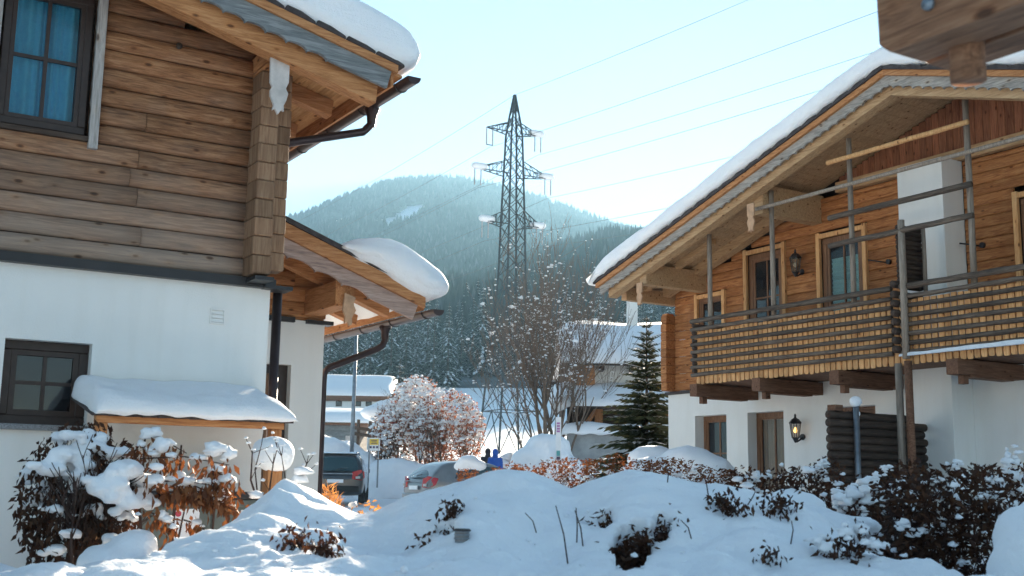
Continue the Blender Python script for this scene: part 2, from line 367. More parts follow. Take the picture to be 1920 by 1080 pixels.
def snow_extrude(name,prof,a0,a1,axis,label,rnd=.16,n=110,ns=46,amp=.03,mat=None,seed=0,droop=0):
    """profile (u,z) swept along axis from a0 (rounded front) to a1"""
    Q=resample(prof,n); T=np.roll(Q,-1,0)-np.roll(Q,1,0); Nn=np.c_[T[:,1],-T[:,0]]; Nn/=np.linalg.norm(Nn,axis=1)[:,None]+1e-9
    area=.5*np.sum(Q[:,0]*np.roll(Q[:,1],-1)-np.roll(Q[:,0],-1)*Q[:,1])
    if area<0: Nn=-Nn
    DD=np.linalg.norm(Q[:,None]-Q[None],axis=2); ix=np.abs(np.arange(n)[:,None]-np.arange(n)[None]); ix=np.minimum(ix,n-ix)
    thick=np.where(ix<n*.1,9,DD+0*ix).min(1); thick=np.minimum(thick,np.linalg.norm(Q-Q[np.argmin(Q[:,0])],axis=1)+.02)
    V=[];sg=1 if a1>a0 else -1
    st=[0,.004,.015,.035,.065,.1,.14,.19,.25]; L=abs(a1-a0); st=[s*rnd/.25 for s in st]+list(np.linspace(rnd*1.25,L,ns))
    for s in st:
        t=min(1,s/rnd); ins=rnd*.75*(1-math.sqrt(max(0,1-(1-t)**2)))
        for i in range(n):
            u,z=Q[i]-Nn[i]*min(ins,.4*thick[i]); a=a0+sg*s
            p=(u,a,z) if axis=='Y' else (a,u,z)
            e=noise.fractal((p[0]*1.6+seed,p[1]*1.6,p[2]*1.6),.9,2.,4)*amp+noise.noise((p[0]*.6+seed,p[1]*.6,p[2]*.6))*amp*1.6+noise.noise((p[0]*7+seed,p[1]*7,p[2]*7))*.010
            u+=Nn[i][0]*e; z+=Nn[i][1]*e
            V.append((u,a+e*.3*(1-t),z) if axis=='Y' else (a+e*.3*(1-t),u,z))
    m=len(st); f=[]
    for k in range(m-1):
        for i in range(n): f.append((k*n+i,k*n+(i+1)%n,(k+1)*n+(i+1)%n,(k+1)*n+i))
    # front cap: rings shrinking to the middle so the face stays soft
    base=[Vector(V[i]) for i in range(n)]; cu=sum(base,Vector())/n
    rings=[list(range(n))]
    me_=np.array([list(b) for b in base]); 
    # pair opposite points across the slab: collapse towards the medial line
    opp=(np.arange(n)[::-1])
    f.append(tuple(range(n-1,-1,-1))); f.append(tuple((m-1)*n+i for i in range(n)))
    me=bpy.data.meshes.new(name); me.from_pydata(V,[],f); me.update()
    bm=bmesh.new(); bm.from_mesh(me); big=[x for x in bm.faces if len(x.verts)>4]; bmesh.ops.triangulate(bm,faces=big); bmesh.ops.recalc_face_normals(bm,faces=bm.faces); bm.to_mesh(me); bm.free()
    o=link(name,me,mat or M_snowS,None,True); tag(o,label,'snow'); return o
_tx=bpy.data.textures.new('snow_lumps','CLOUDS'); _tx.noise_scale=.22; _tx.noise_depth=3
_tx2=bpy.data.textures.new('snow_crumbs','CLOUDS'); _tx2.noise_scale=.06; _tx2.noise_depth=4
def lumps(name,blobs,voxel=.04,mat=None,parent=None,disp=.05,smooth=6):
    """soft snow: overlapping ellipsoids fused by a voxel remesh"""
    bm=bmesh.new()
    for c,r_ in blobs:
        r_=(r_,)*3 if isinstance(r_,(int,float)) else r_
        bmesh.ops.create_icosphere(bm,subdivisions=2,radius=1,matrix=Matrix.Translation(Vector(c))@Matrix.Diagonal((*r_,1)))
    me=bpy.data.meshes.new(name); bm.to_mesh(me); bm.free()
    o=link(name,me,mat or M_snow,parent,True)
    m=o.modifiers.new('fuse','REMESH'); m.mode='VOXEL'; m.voxel_size=voxel; m.use_smooth_shade=True
    s=o.modifiers.new('soften','SMOOTH'); s.iterations=smooth; s.factor=.5
    if disp:
        d=o.modifiers.new('relief','DISPLACE'); d.texture=_tx; d.texture_coords='GLOBAL'; d.strength=disp; d.mid_level=.5
    return o
# ------------------------------------------------------------ ground
def terrain(l,d):
    """height of the snow surface (l to the right, d ahead, metres)"""
    z=-.05
    if d>16: z+=min(d-16,22)*.022
    if d>42: z+=(d-42)*.055
    if d>120: z+=(d-120)*.075
    if d>230: z+=(d-230)*.12
    z+=.05*noise.noise((l*.35,d*.35,1.))+ (.25*noise.noise((l*.05,d*.05,4.)) if d>40 else 0)
    return z
def grid_sheet(name,ls,ds,fn,mat,kind='structure'):
    V=[tuple(ld(l,d,fn(l,d))) for d in ds for l in ls]; n=len(ls); Fc=[(j*n+i,j*n+i+1,(j+1)*n+i+1,(j+1)*n+i) for j in range(len(ds)-1) for i in range(n-1)]
    o=npmesh(name,V,Fc,mat,None,True); o['kind']=kind; return o
ls=list(np.linspace(-16,16,70)); ls=[-2500,-900,-400,-220,-130,-80,-50,-30,-22]+ls+[22,30,50,80,130,220,400,900,2500]
ds=[-60,-20]+list(np.linspace(-6,48,110))+list(np.linspace(50,120,40))+list(np.linspace(124,236,30))
g=grid_sheet('ground',ls,ds,terrain,M_snow)
g['label']='snow covered ground between the chalets'
# ------------------------------------------------------------ left chalet
YL=9.27
H1=thing('chalet','left chalet with weathered log upper storey over white rendered ground floor','house',(3.34,YL,0))
lw=(1.33,1.95,1.59,2.215)
wallmb('Y',YL,-3.2,3.34,-.4,2.80,[lw],.13,6).build('wall',M_white,H1)
window(H1,'Y',YL+.1,*lw,2,2,.07,M_frame,M_blind,M_glassd,gap=.02)
MB().box((1.28,YL-.06,1.545),(1.99,YL+.1,1.588)).build('window_sill',plain('granite_sill',(.2,.21,.22),.6,var=.5,scale=120),H1,bevel=.006)
MB().box((-3.2,YL-.075,2.775),(3.36,YL+.02,2.85)).build('flashing',M_black,H1)
MB().box((3.10,YL-.3,2.80),(3.26,YL-.07,2.83)).build('flashing',M_black,H1)
MB().box((3.26,YL-.1,2.77),(3.50,YL+.1,2.80)).build('flashing',M_black,H1)
# wooden wall core and courses
SL1=.25
def roof1(X): return 4.96-SL1*(X-2.88)       # top of the roof boards along the rake
core=[(-3.2,YL+.15,2.84),(3.34,YL+.15,2.84),(3.34,YL+.15,roof1(3.34)-.1),(-3.2,YL+.15,roof1(-3.2)-.1)]
MB().prism(core,(0,6,0)).build('wall_core',M_dark,H1)
uw=(1.10,1.79,3.80,4.97); ch=.1555; z=2.852; k=0
while z<5.6:
    z1=z+ch; xm=min(3.2,2.88+(4.93-z1)/SL1)
    segs=[(-1.4,xm)]
    if z1>uw[2]+.03 and z<uw[3]-.03: segs=[(-1.4,uw[0]),(uw[1],xm)]
    out=[]
    for a,b in segs:
        jx=2.2+random.uniform(-.1,.12) if k%2 or k in(4,) else None
        if k>8: jx=None
        out+= [(a,jx-.0015),(jx+.0015,b)] if jx and a<jx<b else [(a,b)]
    for a,b in out:
        if b-a>.05: plank(H1,'Y',YL-.005,a,b,z,z1,M_log,bul=.042)
    z=z1;k+=1
# peg hole cover
MB().lathe((0,0,0),[(0,0),(.025,0),(.025,.04),(0,.045)],12)
kn=MB().tube([on(336,86,Y=YL-.02),on(336,86,Y=YL-.09)],.027,12).build('peg',M_dark,H1,True)
# crossed log ends at the corner
z=2.852
for i in range(12):
    dx=random.uniform(-.007,.007); dy=random.uniform(-.012,.012); hgt=ch-.003
    MB().box((3.085+dx,YL-.27+dy,z),(3.245+dx,YL+.06,z+hgt)).build('log_end',M_logend,H1,bevel=.012)
    MB().box((3.247,YL-.10+dy*.5,z+.07),(3.415+dx,YL+.07,z+.07+hgt)).build('log_end',M_logend,H1,bevel=.012)
    z+=ch
    if z+ch>4.62: break
MB().box((3.075,YL-.47,4.60),(3.255,YL+.5,4.735)).build('purlin',M_beam_y,H1,bevel=.012)
MB().box((3.082,YL-.36,z+.002),(3.25,YL+.5,4.598)).build('purlin',M_beam_y,H1,bevel=.02)
outline([(508,104),(541,112),(543.5,124),(542,155),(536.5,166),(541,176),(537,189),(532,198),(533,209),(528,206),(521,214),(516,203.5),(511,206),(513.7,196),(507,179),(507,168.5),(511,162),(507,153)],(0,.03,0),Y=8.72).build('carved_pendant',M_pale,H1,bevel=.004)
# upper window with casing
window(H1,'Y',YL-.015,uw[0]+.02,uw[1]-.02,uw[2]+.03,uw[3]-.02,2,2,.06,M_frame,M_curt,M_glassc,curtain='folds',cname='curtain')
for a,b in((1.79,1.86),(1.035,1.10)): MB().box((a,YL-.085,3.72),(b,YL+.0,5.02)).build('casing',M_greyz,H1,bevel=.004)
MB().box((1.02,YL-.07,3.775),(1.80,YL+.02,3.815)).build('window_sill',M_dark,H1,bevel=.006)
MB().box((1.04,YL-.03,3.73),(1.79,YL+.0,3.774)).build('casing',M_log,H1)
# outlet grille
V=thing('wall_vent','small white louvred vent set in the left chalet wall','vent',(2.9,YL,2.5))
a=on(394,578,Y=YL); b=on(420,609,Y=YL)
m=MB(); m.box((a.x,YL-.015,b.z),(b.x,YL-.001,b.z+.012)); m.box((a.x,YL-.015,a.z-.012),(b.x,YL-.001,a.z)); m.box((a.x,YL-.015,b.z+.012),(a.x+.01,YL-.001,a.z-.012)); m.box((b.x-.01,YL-.015,b.z+.012),(b.x,YL-.001,a.z-.012)); m.build('frame',M_white,V)
for i in range(3):
    zz=b.z+.014+(a.z-b.z-.028)*i/3; h_=(a.z-b.z-.028)/3
    MB().prism([(a.x+.011,YL-.004,zz+h_-.004),(a.x+.011,YL-.012,zz+.002),(a.x+.011,YL-.002,zz+.002)],(b.x-a.x-.022,0,0)).build('louvre',M_white,V)
# roof 1
RF=thing('roof_h1','x','x') if False else H1
YB=8.57
roof=MB().prism([(-3.2,YB+.06,roof1(-3.2)),(4.12,YB+.06,roof1(4.12)),(4.12,YB+.06,roof1(4.12)-.02),(-3.2,YB+.06,roof1(-3.2)-.02)],(0,7.4,0)).build('roof',M_dark,H1)
# the other roof slope, beyond the frame
MB().prism([(-3.2,YB+.06,roof1(-3.2)),(-10,YB+.06,roof1(-3.2)-1.7),(-10,YB+.06,roof1(-3.2)-1.72),(-3.2,YB+.06,roof1(-3.2)-.02)],(0,7.4,0)).build('roof_slope',M_dark,H1)
x=1.7
while x<4.08:
    x2=x+.118; MB().prism([(x,YB+.05,roof1(x)-.022),(x2-.004,YB+.05,roof1(x2-.004)-.022),(x2-.004,YB+.05,roof1(x2-.004)-.045),(x,YB+.05,roof1(x)-.045)],(0,7.4,0)).build('soffit_board',M_soff,roof)
    x=x2
sc=scallop((.9,YB,roof1(.9)-.055),(4.05,YB,roof1(4.05)-.055),.155,.02,(0,.035,0),.18,.42); sc.build('bargeboard',M_grey,roof)
MB().prism([(.9,YB-.025,roof1(.9)+.015),(4.10,YB-.025,roof1(4.10)+.015),(4.10,YB-.025,roof1(4.10)-.053),(.9,YB-.025,roof1(.9)-.053)],(0,.05,0)).build('fascia_board',M_beam_x,roof)
def rafter(yy,xa,xb,hgt,w,parent,rf,off=.05):
    return MB().prism([(xa,yy,rf(xa)-off),(xb,yy,rf(xb)-off),(xb-.02,yy,rf(xb)-off-hgt),(xa,yy,rf(xa)-off-hgt)],(0,w,0)).build('rafter',M_beam_x,parent,bevel=.006)
rafter(8.66,.9,3.98,.24,.15,roof,roof1,.1)
for yy in (9.62,10.5,11.4,12.3): rafter(yy,3.0,3.98,.15,.12,roof,roof1)
MB().box((4.06,YB+.03,roof1(4.1)-.16),(4.085,16,roof1(4.1)-.03)).build('eave_board',M_beam_y,roof)
# wavy roof tiles along the rake
for i in range(12):
    xa=4.16-i*.27; n=5; up=.05
    MB().prism([(xa,YB-.03,roof1(xa)+.018),(xa,YB-.03,roof1(xa)+.045),(xa-.13,YB-.03,roof1(xa-.13)+.075),(xa-.25,YB-.03,roof1(xa-.25)+.07),(xa-.268,YB-.03,roof1(xa-.268)+.018)],(0,7.4,0)).build('roof_tile',M_tile,roof,bevel=.008,seg=1)
def gutter(parent,X,z,y0,y1,r_=.062):
    m=MB(); n=10; pr=[]
    for i in range(n+1):
        t=math.pi*i/n; pr.append((X+r_*math.cos(t),z-r_*math.sin(t)))
    pr+= [(X-r_*.9*math.cos(math.pi*i/n),z-r_*.9*math.sin(math.pi*i/n)) for i in range(n+1)]
    q=[(a,y0,b) for a,b in pr]; k=len(q); m.add(q+[(a,y1,b) for a,_,b in q],[(i,(i+1)%k,k+(i+1)%k,k+i) for i in range(k)])
    m.add([(X+r_*math.cos(math.pi*i/n),y0,z-r_*math.sin(math.pi*i/n)) for i in range(n+1)],[tuple(range(n+1))])
    g_=m.build('gutter',M_gutter,parent,True)
    yy=y0+.25
    while yy<y1:
        MB().tube([(X-r_*1.05*math.cos(math.pi*i/8),yy,z-r_*1.06*math.sin(math.pi*i/8)) for i in range(9)],.006,6).build('gutter_bracket',M_black,g_); yy+=.75
    return g_
gx,gz=on(772,150,Y=8.55).x-.02,on(772,157,Y=8.55).z+.03
gutter(H1,gx,gz,8.46,16)
yf=on(697,215,X=gx).y; c1=(gx,yf)
MB().lathe((gx,yf,gz-.22),[(.035,0),(.04,.04),(.045,.1),(.075,.16),(.06,.19)],14).build('gutter_funnel',M_gutter,H1,True)
e1=on(690,246,Y=yf); e2=on(535,269,Y=yf); dd=(e2-e1)
pts=[Vector((gx,yf,gz-.2)),Vector((gx,yf,e1.z+.1)),Vector((gx-.01,yf,e1.z+.06)),Vector((gx-.05,yf,e1.z+.015)),e1+dd*.06,e2,e2+dd*.1]
MB().tube(pts,.036,14).build('downpipe',M_gutter,H1,True)
MB().tube([(3.45,YL+.12,2.77),(3.45,YL+.12,-.3)],.04,14).build('downpipe',M_gutter,H1,True)
def pxp(pts,Y=None,X=None): return [((q.x if Y is not None else q.y),q.z) for q in (on(a,b,Y=Y,X=X) for a,b in pts)]
pr=pxp([(505,-2),(560,27),(640,70),(700,105),(750,128),(772,138),(790,136),(803,122),(808,100),(795,68),(765,38),(725,14),(686,0)],Y=8.53)
t0=pr[-1]; b0=pr[0]
pr+=[(t0[0]-.5,t0[1]+.19),(t0[0]-1.2,t0[1]+.4),(-3,roof1(-3)+.62),(-3,roof1(-3)+.08)]
snow_extrude('roof_snow',pr,8.50,15.8,'Y','thick rounded snow slab overhanging the gutter of the near left chalet roof',rnd=.2,seed=3)
# ------------------------------------------------------------ lower chalet behind the first
Y2=11.26; XC=4.66
H2=thing('chalet','low white annexe with orange larch eaves behind the near left chalet corner','house',(XC,Y2,0))
dl,dr,dt=3.75,on(546,690,Y=Y2).x,on(546,684,Y=Y2).z
wallmb('Y',Y2,3.345,XC,-.4,2.83,[(dl,dr,-.3,dt)],.16,4).build('wall',M_white,H2)
D=MB().box((dl,Y2+.13,-.3),(dr-.09,Y2+.17,dt-.09)).build('door',M_frame2,H2)
for zz in(.4,1.35): MB().box((dl+.08,Y2+.115,zz),(dr-.2,Y2+.128,zz+.75)).build('door_panel',M_frame2,D,bevel=.01)
MB().tube([(dl+.05,Y2+.11,2.0),(dr-.16,Y2+.11,1.9)],.008,6).build('door_trim',M_pale,D)
m=MB(); m.box((dr-.09,Y2+.1,-.3),(dr,Y2+.16,dt)); m.box((dl,Y2+.1,dt-.09),(dr-.09,Y2+.16,dt)); m.build('door_frame',M_frame,H2)
MB().box((3.345,Y2-.05,2.80),(4.32,Y2+.02,2.85)).build('flashing',M_black,H2)
MB().box((4.45,Y2-.05,2.80),(4.74,Y2+.1,2.84)).build('flashing',M_black,H2)
Y2B=10.32; q0=on(530,411,Y=Y2B); q1=on(687,492,Y=Y2B); q2=on(783,575,Y=Y2B)
SL2=(q0.z-q1.z)/(q1.x-q0.x)*1.0
def roof2(X): return q0.z-.03-SL2*(X-q0.x)
XE2=on(800,585,Y=Y2B).x
for i in range(6):
    z=2.86+i*ch
    xm=min(XC+.0,q0.x+(roof2(q0.x)-.1-z-ch)/SL2)
    if xm>3.4: plank(H2,'Y',Y2-.005,3.35,xm,z,z+ch,M_beam_x,bul=.03)
MB().prism([(3.35,Y2+.03,2.84),(XC,Y2+.03,2.84),(XC,Y2+.03,roof2(XC)-.06),(3.35,Y2+.03,roof2(3.35)-.06)],(0,4,0)).build('wall_core',M_beam_x,H2)
R2=MB().prism([(3.36,Y2B+.05,roof2(3.36)),(XE2,Y2B+.05,roof2(XE2)),(XE2,Y2B+.05,roof2(XE2)-.02),(3.36,Y2B+.05,roof2(3.36)-.02)],(0,5,0)).build('roof',M_dark,H2)
x=3.37
while x<XE2-.1:
    x2=x+.125; MB().prism([(x,Y2B+.05,roof2(x)-.022),(x2-.004,Y2B+.05,roof2(x2-.004)-.022),(x2-.004,Y2B+.05,roof2(x2-.004)-.045),(x,Y2B+.05,roof2(x)-.045)],(0,5,0)).build('soffit_board',M_soff,R2); x=x2
MB().prism([(3.37,Y2B-.03,roof2(3.37)+.01),(XE2-.03,Y2B-.03,roof2(XE2-.03)+.01),(XE2-.03,Y2B-.03,roof2(XE2-.03)-.13),(3.37,Y2B-.03,roof2(3.37)-.13)],(0,.06,0)).build('fascia_board',M_beam_x,R2,bevel=.005)
scallop((3.37,Y2B+.0,roof2(3.37)-.132),(XE2-.1,Y2B+.0,roof2(XE2-.1)-.132),.155,.03,(0,.035,0),.3,.45).build('bargeboard',wood('rosy_weathered_board',(.22,.15,.13),(.38,.25,.2),(.5,.36,.3),0,knots=False,vary=.05),R2)
MB().prism([(3.37,Y2B-.05,roof2(3.37)+.012),(XE2,Y2B-.05,roof2(XE2)+.012),(XE2,Y2B-.05,roof2(XE2)+.06),(3.37,Y2B-.05,roof2(3.37)+.06)],(0,5,0)).build('roof_tile',M_tile,R2)
for yy in(10.9,11.7,12.6,13.5): rafter(yy,4.0,XE2-.12,.14,.12,R2,roof2)
pz=on(600,545,Y=Y2).z
MB().box((4.42,Y2B+.12,pz-.27),(4.62,Y2+.2,pz-.02)).build('purlin',M_beam_y,H2,bevel=.01)
MB().box((4.63,Y2B+.3,pz-.2),(4.64,Y2+2,pz-.19)).build('soffit_trim',M_beam_y,H2)
outline([(647,549),(668,558),(663,570),(668,582),(660,597),(661,608),(655,611),(652,604),(646,606),(648,593),(643,580),(645,567)],(0,.03,0),Y=Y2B+.06).build('carved_pendant',M_pale2,H2,bevel=.004)
gg=on(812,583,Y=Y2B); gutter(H2,gg.x,gg.z,Y2B-.12,15)
MB().box((XE2-.02,Y2B+.06,roof2(XE2)-.13),(XE2,15,roof2(XE2)-.03)).build('eave_board',M_beam_y,R2)
yf=on(722,620,X=gg.x).y
MB().lathe((gg.x,yf,gg.z-.2),[(.035,0),(.04,.04),(.045,.1),(.07,.15),(.058,.17)],14).build('gutter_funnel',M_gutter,H2,True)
e1=on(706,655,Y=yf); e2=on(616,690,Y=yf); xx=XC+.05
MB().tube([(gg.x,yf,gg.z-.18),(gg.x,yf,e1.z+.1),(gg.x-.03,yf,e1.z+.04),e1,e2,(e2.x-.05,yf-.01,e2.z-.05),(e2.x-.06,yf-.02,e2.z-.14),(e2.x-.06,yf-.02,-.3)],.036,14).build('downpipe',M_gutter,H2,True)
pr=pxp([(640,462),(672,484),(700,500),(740,530),(780,556),(800,567),(822,566),(845,552),(850,535),(836,508),(800,478),(755,452),(715,444),(675,449)],Y=Y2B-.06)
snow_extrude('roof_snow',pr,Y2B-.12,15,'Y','bulging snow pillow curling over the low annexe eave before the hill',rnd=.18,seed=9)
# ------------------------------------------------------------ bin shelter
YS=8.52
a=on(186,778,Y=YS); b=on(533,800,Y=YS); zb=a.z
S=thing('bin_shelter','small orange timber bin shelter leaning on the left chalet wall','shelter',(a.x,YS,0))
MB().box((a.x-.02,YS,zb-.05),(b.x,YS+.07,zb)).build('front_beam',M_beam_x,S,bevel=.004)
for x in(a.x-.02,b.x-.1): MB().box((x,YS+.005,-.3),(x+.085,YS+.075,zb-.051)).build('post',M_beam_z,S,bevel=.006)
for k in range(5):
    x=a.x+.02+(b.x-a.x-.1)*k/4; MB().prism([(x,YS+.002,zb+.002),(x,YL-.01,zb+.16),(x,YL-.01,zb+.10),(x,YS+.002,zb-.04)],(.05,0,0)).build('rafter',M_beam_y,S)
nt_=13
for k in range(nt_):
    x=a.x-.06+(b.x-a.x+.12)*k/nt_; w_=(b.x-a.x+.12)/nt_
    MB().prism([(x,YS-.05,zb+.004),(x+w_*.45,YS-.05,zb+.04),(x+w_*.95,YS-.05,zb+.012),(x+w_*.95,YS-.05,zb-.004),(x,YS-.05,zb-.008)],(0,.75,.155)).build('roof_tile',M_tile,S)
# snow on the shelter
bl=[]; n=26
def slabgrid(name,fn,nu,nv,mat,label=None):
    V=[];Fc=[]
    for j in range(nv+1):
        for i in range(nu+1): V.append(fn(i/nu,j/nv,0))
    off=len(V)
    for j in range(nv+1):
        for i in range(nu+1): V.append(fn(i/nu,j/nv,1))
    n=nu+1
    for j in range(nv):
        for i in range(nu):
            q=(j*n+i,j*n+i+1,(j+1)*n+i+1,(j+1)*n+i); Fc.append(q[::-1]); Fc.append(tuple(off+x for x in q))
    for i in range(nu): Fc.append((i,i+1,off+i+1,off+i)); k=nv*n; Fc.append((k+i+1,k+i,off+k+i,off+k+i+1))
    for j in range(nv): Fc.append(((j+1)*n,j*n,off+j*n,off+(j+1)*n)); Fc.append((j*n+nu,(j+1)*n+nu,off+(j+1)*n+nu,off+j*n+nu))
    o=npmesh(name,V,Fc,mat,None,True)
    if label: tag(o,label,'snow')
    return o
def shel(u,v,t):
    x=a.x-.05+(b.x-a.x+.12)*u; y=YS-.10+(YL-.03-YS+.1)*v; zr=zb+.03+.155*(y-YS)/.75
    e=min(1,u/.05,(1-u)/.13)*1.0; e=max(0,e); ef=math.sqrt(max(0,1-(1-min(1,v/.28))**2)); eu=math.sqrt(max(0,1-(1-e)**2))
    h=(.145+.04*noise.noise((x*1.4,y*1.5,3))+.02*noise.noise((x*5,y*5,1)))*eu*(.25+.75*ef)
    return (x+.02*noise.noise((y*5,x*4,8)),y-.03*math.sin(math.pi*min(1,max(0,t)))*0+.02*noise.noise((x*4,2,v)),zr+(h if t else -.006+.018*noise.noise((x*9,y*3,0))))
slabgrid('shelter_snow',shel,90,26,M_snowS,'smooth snow blanket on the little bin shelter roof')
def text(parent,s,size,loc,mat,rot=(math.pi/2,0,0),name='lettering'):
    cu=bpy.data.curves.new(name,'FONT'); cu.body=s; cu.size=size; cu.extrude=.0005; cu.align_x='LEFT'
    o=bpy.data.objects.new(name,cu); COL.objects.link(o); bpy.context.view_layer.update()
    me=bpy.data.meshes.new_from_object(o); bpy.data.objects.remove(o)
    o=bpy.data.objects.new(name,me); COL.objects.link(o); me.materials.clear(); me.materials.append(mat)
    o.parent=parent; w_=Vector((0,0,0)); p=parent
    while p: w_+=p.location; p=p.parent
    o.location=Vector(loc)-w_; o.rotation_euler=rot; return o
M_bin=plain('grey_green_bin',(.11,.13,.115),.5,var=.15); M_label=plain('white_label',(.8,.8,.8),.5,var=.03); M_ink=plain('purple_ink',(.10,.04,.12),.6); M_inkr=plain('red_print',(.5,.05,.08),.5)
names=['left bin with the white plastics label under the shelter','middle bin with a red round mark on its white sheet','right bin with a pale label, beside the thin shrub']
for k,(px,lab) in enumerate(((242,(215,262,965,1015)),(352,(327,371,954,1018)),(450,(452,472,956,1000)))):
    c=on(px,922,Y=YS+.12); W_=.235; zt=1.15
    B=thing('wheelie_bin',names[k],'bin',(c.x,YS+.3,0),'recycling bins under the shelter')
    f_=YS+.12
    MB().add([(c.x-W_*.85,f_+.06,0),(c.x+W_*.85,f_+.06,0),(c.x+W_*.85,f_+.45,0),(c.x-W_*.85,f_+.45,0),(c.x-W_,f_,zt-.08),(c.x+W_,f_,zt-.08),(c.x+W_,f_+.5,zt-.08),(c.x-W_,f_+.5,zt-.08)],[(0,3,2,1),(4,5,6,7),(0,1,5,4),(1,2,6,5),(2,3,7,6),(3,0,4,7)]).build('body',M_bin,B,bevel=.02)
    MB().box((c.x-W_-.012,f_-.02,zt-.085),(c.x+W_+.012,f_+.5,zt-.03)).build('lid',M_black,B,bevel=.015)
    MB().box((c.x-W_-.006,f_-.012,zt-.14),(c.x+W_+.006,f_+.02,zt-.088)).build('rim',M_bin,B,bevel=.006)
    p=on(lab[0],lab[2],Y=f_-.004); q=on(lab[1],lab[3],Y=f_-.004)
    L=MB().add([(p.x,f_+.0,p.z),(q.x,f_+.0,p.z),(q.x,f_+.012,q.z),(p.x,f_+.012,q.z),(p.x,f_-.006,p.z),(q.x,f_-.006,p.z),(q.x,f_+.006,q.z),(p.x,f_+.006,q.z)],[(0,1,2,3),(7,6,5,4),(4,5,1,0),(6,7,3,2),(5,6,2,1),(7,4,0,3)]).build('label_sheet',M_label,B)
    if k==0:
        text(L,'Kunststoff',.035,(p.x+.012,f_-.006,p.z-.06),M_ink); text(L,'Verpackungen',.022,(p.x+.012,f_-.004,p.z-.085),M_ink)
    if k==1: MB().tube([(p.x+.03,f_-.004,p.z-.035),(p.x+.03,f_-.009,p.z-.035)],.022,16).build('red_mark',M_inkr,L)
# ------------------------------------------------------------ right chalet (gable towards the lane)
XR=13.96; XF=12.36
H3=thing('chalet','right chalet with honey log gable and long round-pole balcony','house',(XR,17.1,0))
T0=on(1118,530,X=XF); T1=on(1657,128,X=XF); SLR=(T1.z-T0.z)/(T0.y-T1.y); YP=T1.y; ZP=T1.z
def roofR(Y): return ZP-SLR*abs(Y-YP)
holes=[(15.50,16.33,1.15,2.485),(14.12,14.97,.3,2.485),(12.2,13.17,.3,2.485)]
wallmb('X',XR,4.5,17.08,-.4,2.93,holes,.24,9).build('wall',M_white,H3)
M_gr=plain('dim_room',(.05,.05,.048),.9,var=.6,scale=5)
window(H3,'X',XR+.2,*holes[0],2,2,.075,M_frame2,M_gr,M_glass)
window(H3,'X',XR+.2,*holes[1],2,2,.075,M_frame2,M_cream,M_glassc,name='glazed_door',cname='curtain',curtain='folds')
window(H3,'X',XR+.2,*holes[2],2,2,.075,M_frame2,M_gr,M_glass,name='glazed_door')
MB().box((XR-.05,4.5,2.90),(XR+.02,17.12,2.955)).build('flashing',M_frame,H3)
MB().prism([(XR+.4,17.05,2.94),(XR+.4,4.5,2.94),(XR+.4,4.5,roofR(4.5)-.15),(XR+.4,YP,roofR(YP)-.15),(XR+.4,17.05,roofR(17.05)-.15)],(9,0,0)).build('wall_core',M_dark,H3)
MB().box((13.51,10.47,-.4),(XR-.001,11.25,5.87)).build('chimney',M_white,H3,bevel=.006)
uw3=[(15.44,16.25,3.75,4.66),(13.95,14.95,3.02,5.27),(12.22,13.25,3.02,5.27),(8.75,9.66,3.02,5.22)]
cut=uw3+[(10.45,11.27,2.9,6)]
z=2.96;k=0;tb=5.86
while z<tb-.02:
    z1=min(z+.157,tb); ym=min(16.85,YP+(ZP-.13-z1)/SLR)
    segs=[(7.9,ym)]
    for c0,c1,e0,e1 in cut:
        if z1>e0+.02 and z<e1-.02:
            ns=[]
            for a_,b_ in segs:
                if c1<=a_ or c0>=b_: ns.append((a_,b_)); continue
                if c0>a_: ns.append((a_,c0))
                if c1<b_: ns.append((c1,b_))
            segs=ns
    for a_,b_ in segs:
        if b_-a_>.06: plank(H3,'X',XR-.005,a_,b_,z,z1,M_rlog,bul=.016)
    z=z1;k+=1
MB().box((XR-.12,7.9,5.865),(XR-.005,12.75,6.03)).build('tie_beam',M_rbeam,H3,bevel=.006)
y=7.95
while y<12.7:
    w_=random.uniform(.11,.14); top=min(roofR(y),roofR(y+w_))-.11
    if top>6.1:
        zb_=6.015; MB().prism([(XR-.06,y+.003,zb_+.03),(XR-.06,y+w_/2,zb_-.004),(XR-.06,y+w_-.003,zb_+.03),(XR-.06,y+w_-.003,top),(XR-.06,y+.003,top)],(.03+random.uniform(0,.006),0,0)).build('gable_board',M_rboard,H3)
    y+=w_
# corner logs
z=2.96
for i in range(9):
    d_=random.uniform(-.01,.01); MB().box((XR-.22+d_,16.86,z),(XR+.1,17.02,z+.152)).build('log_end',M_rlog,H3,bevel=.012)
    MB().box((XR-.06,17.022,z+.07),(XR+.1,17.17+d_,z+.222)).build('log_end',M_rlog,H3,bevel=.012); z+=.156
# casings and upper openings
for q,(a_,b_,e,f) in enumerate(uw3):
    fm=M_frame2
    if q==0: window(H3,'X',XR+.0,a_+.07,b_-.07,e+.07,f-.07,2,2,.06,fm,M_int,M_glass)
    elif q==1: window(H3,'X',XR+.0,a_+.08,b_-.08,e,f-.08,2,3,.09,fm,M_int,M_glass,name='glazed_door')
    elif q==2: window(H3,'X',XR+.0,a_+.08,b_-.08,e,f-.08,2,2,.09,fm,M_pleat,M_glassc,name='glazed_door',curtain='pleats')
    else: window(H3,'X',XR+.0,a_+.08,b_-.08,e,f-.08,2,2,.09,fm,M_int,M_glass,name='glazed_door')
    for u in(a_,b_-.075): MB().box((XR-.07,u,e-.06 if q==0 else e),(XR-.012,u+.075,f+.02)).build('casing',M_slat,H3,bevel=.004)
    MB().box((XR-.066,a_+.076,f-.075),(XR-.012,b_-.076,f-.0)).build('casing',M_slat,H3,bevel=.004)
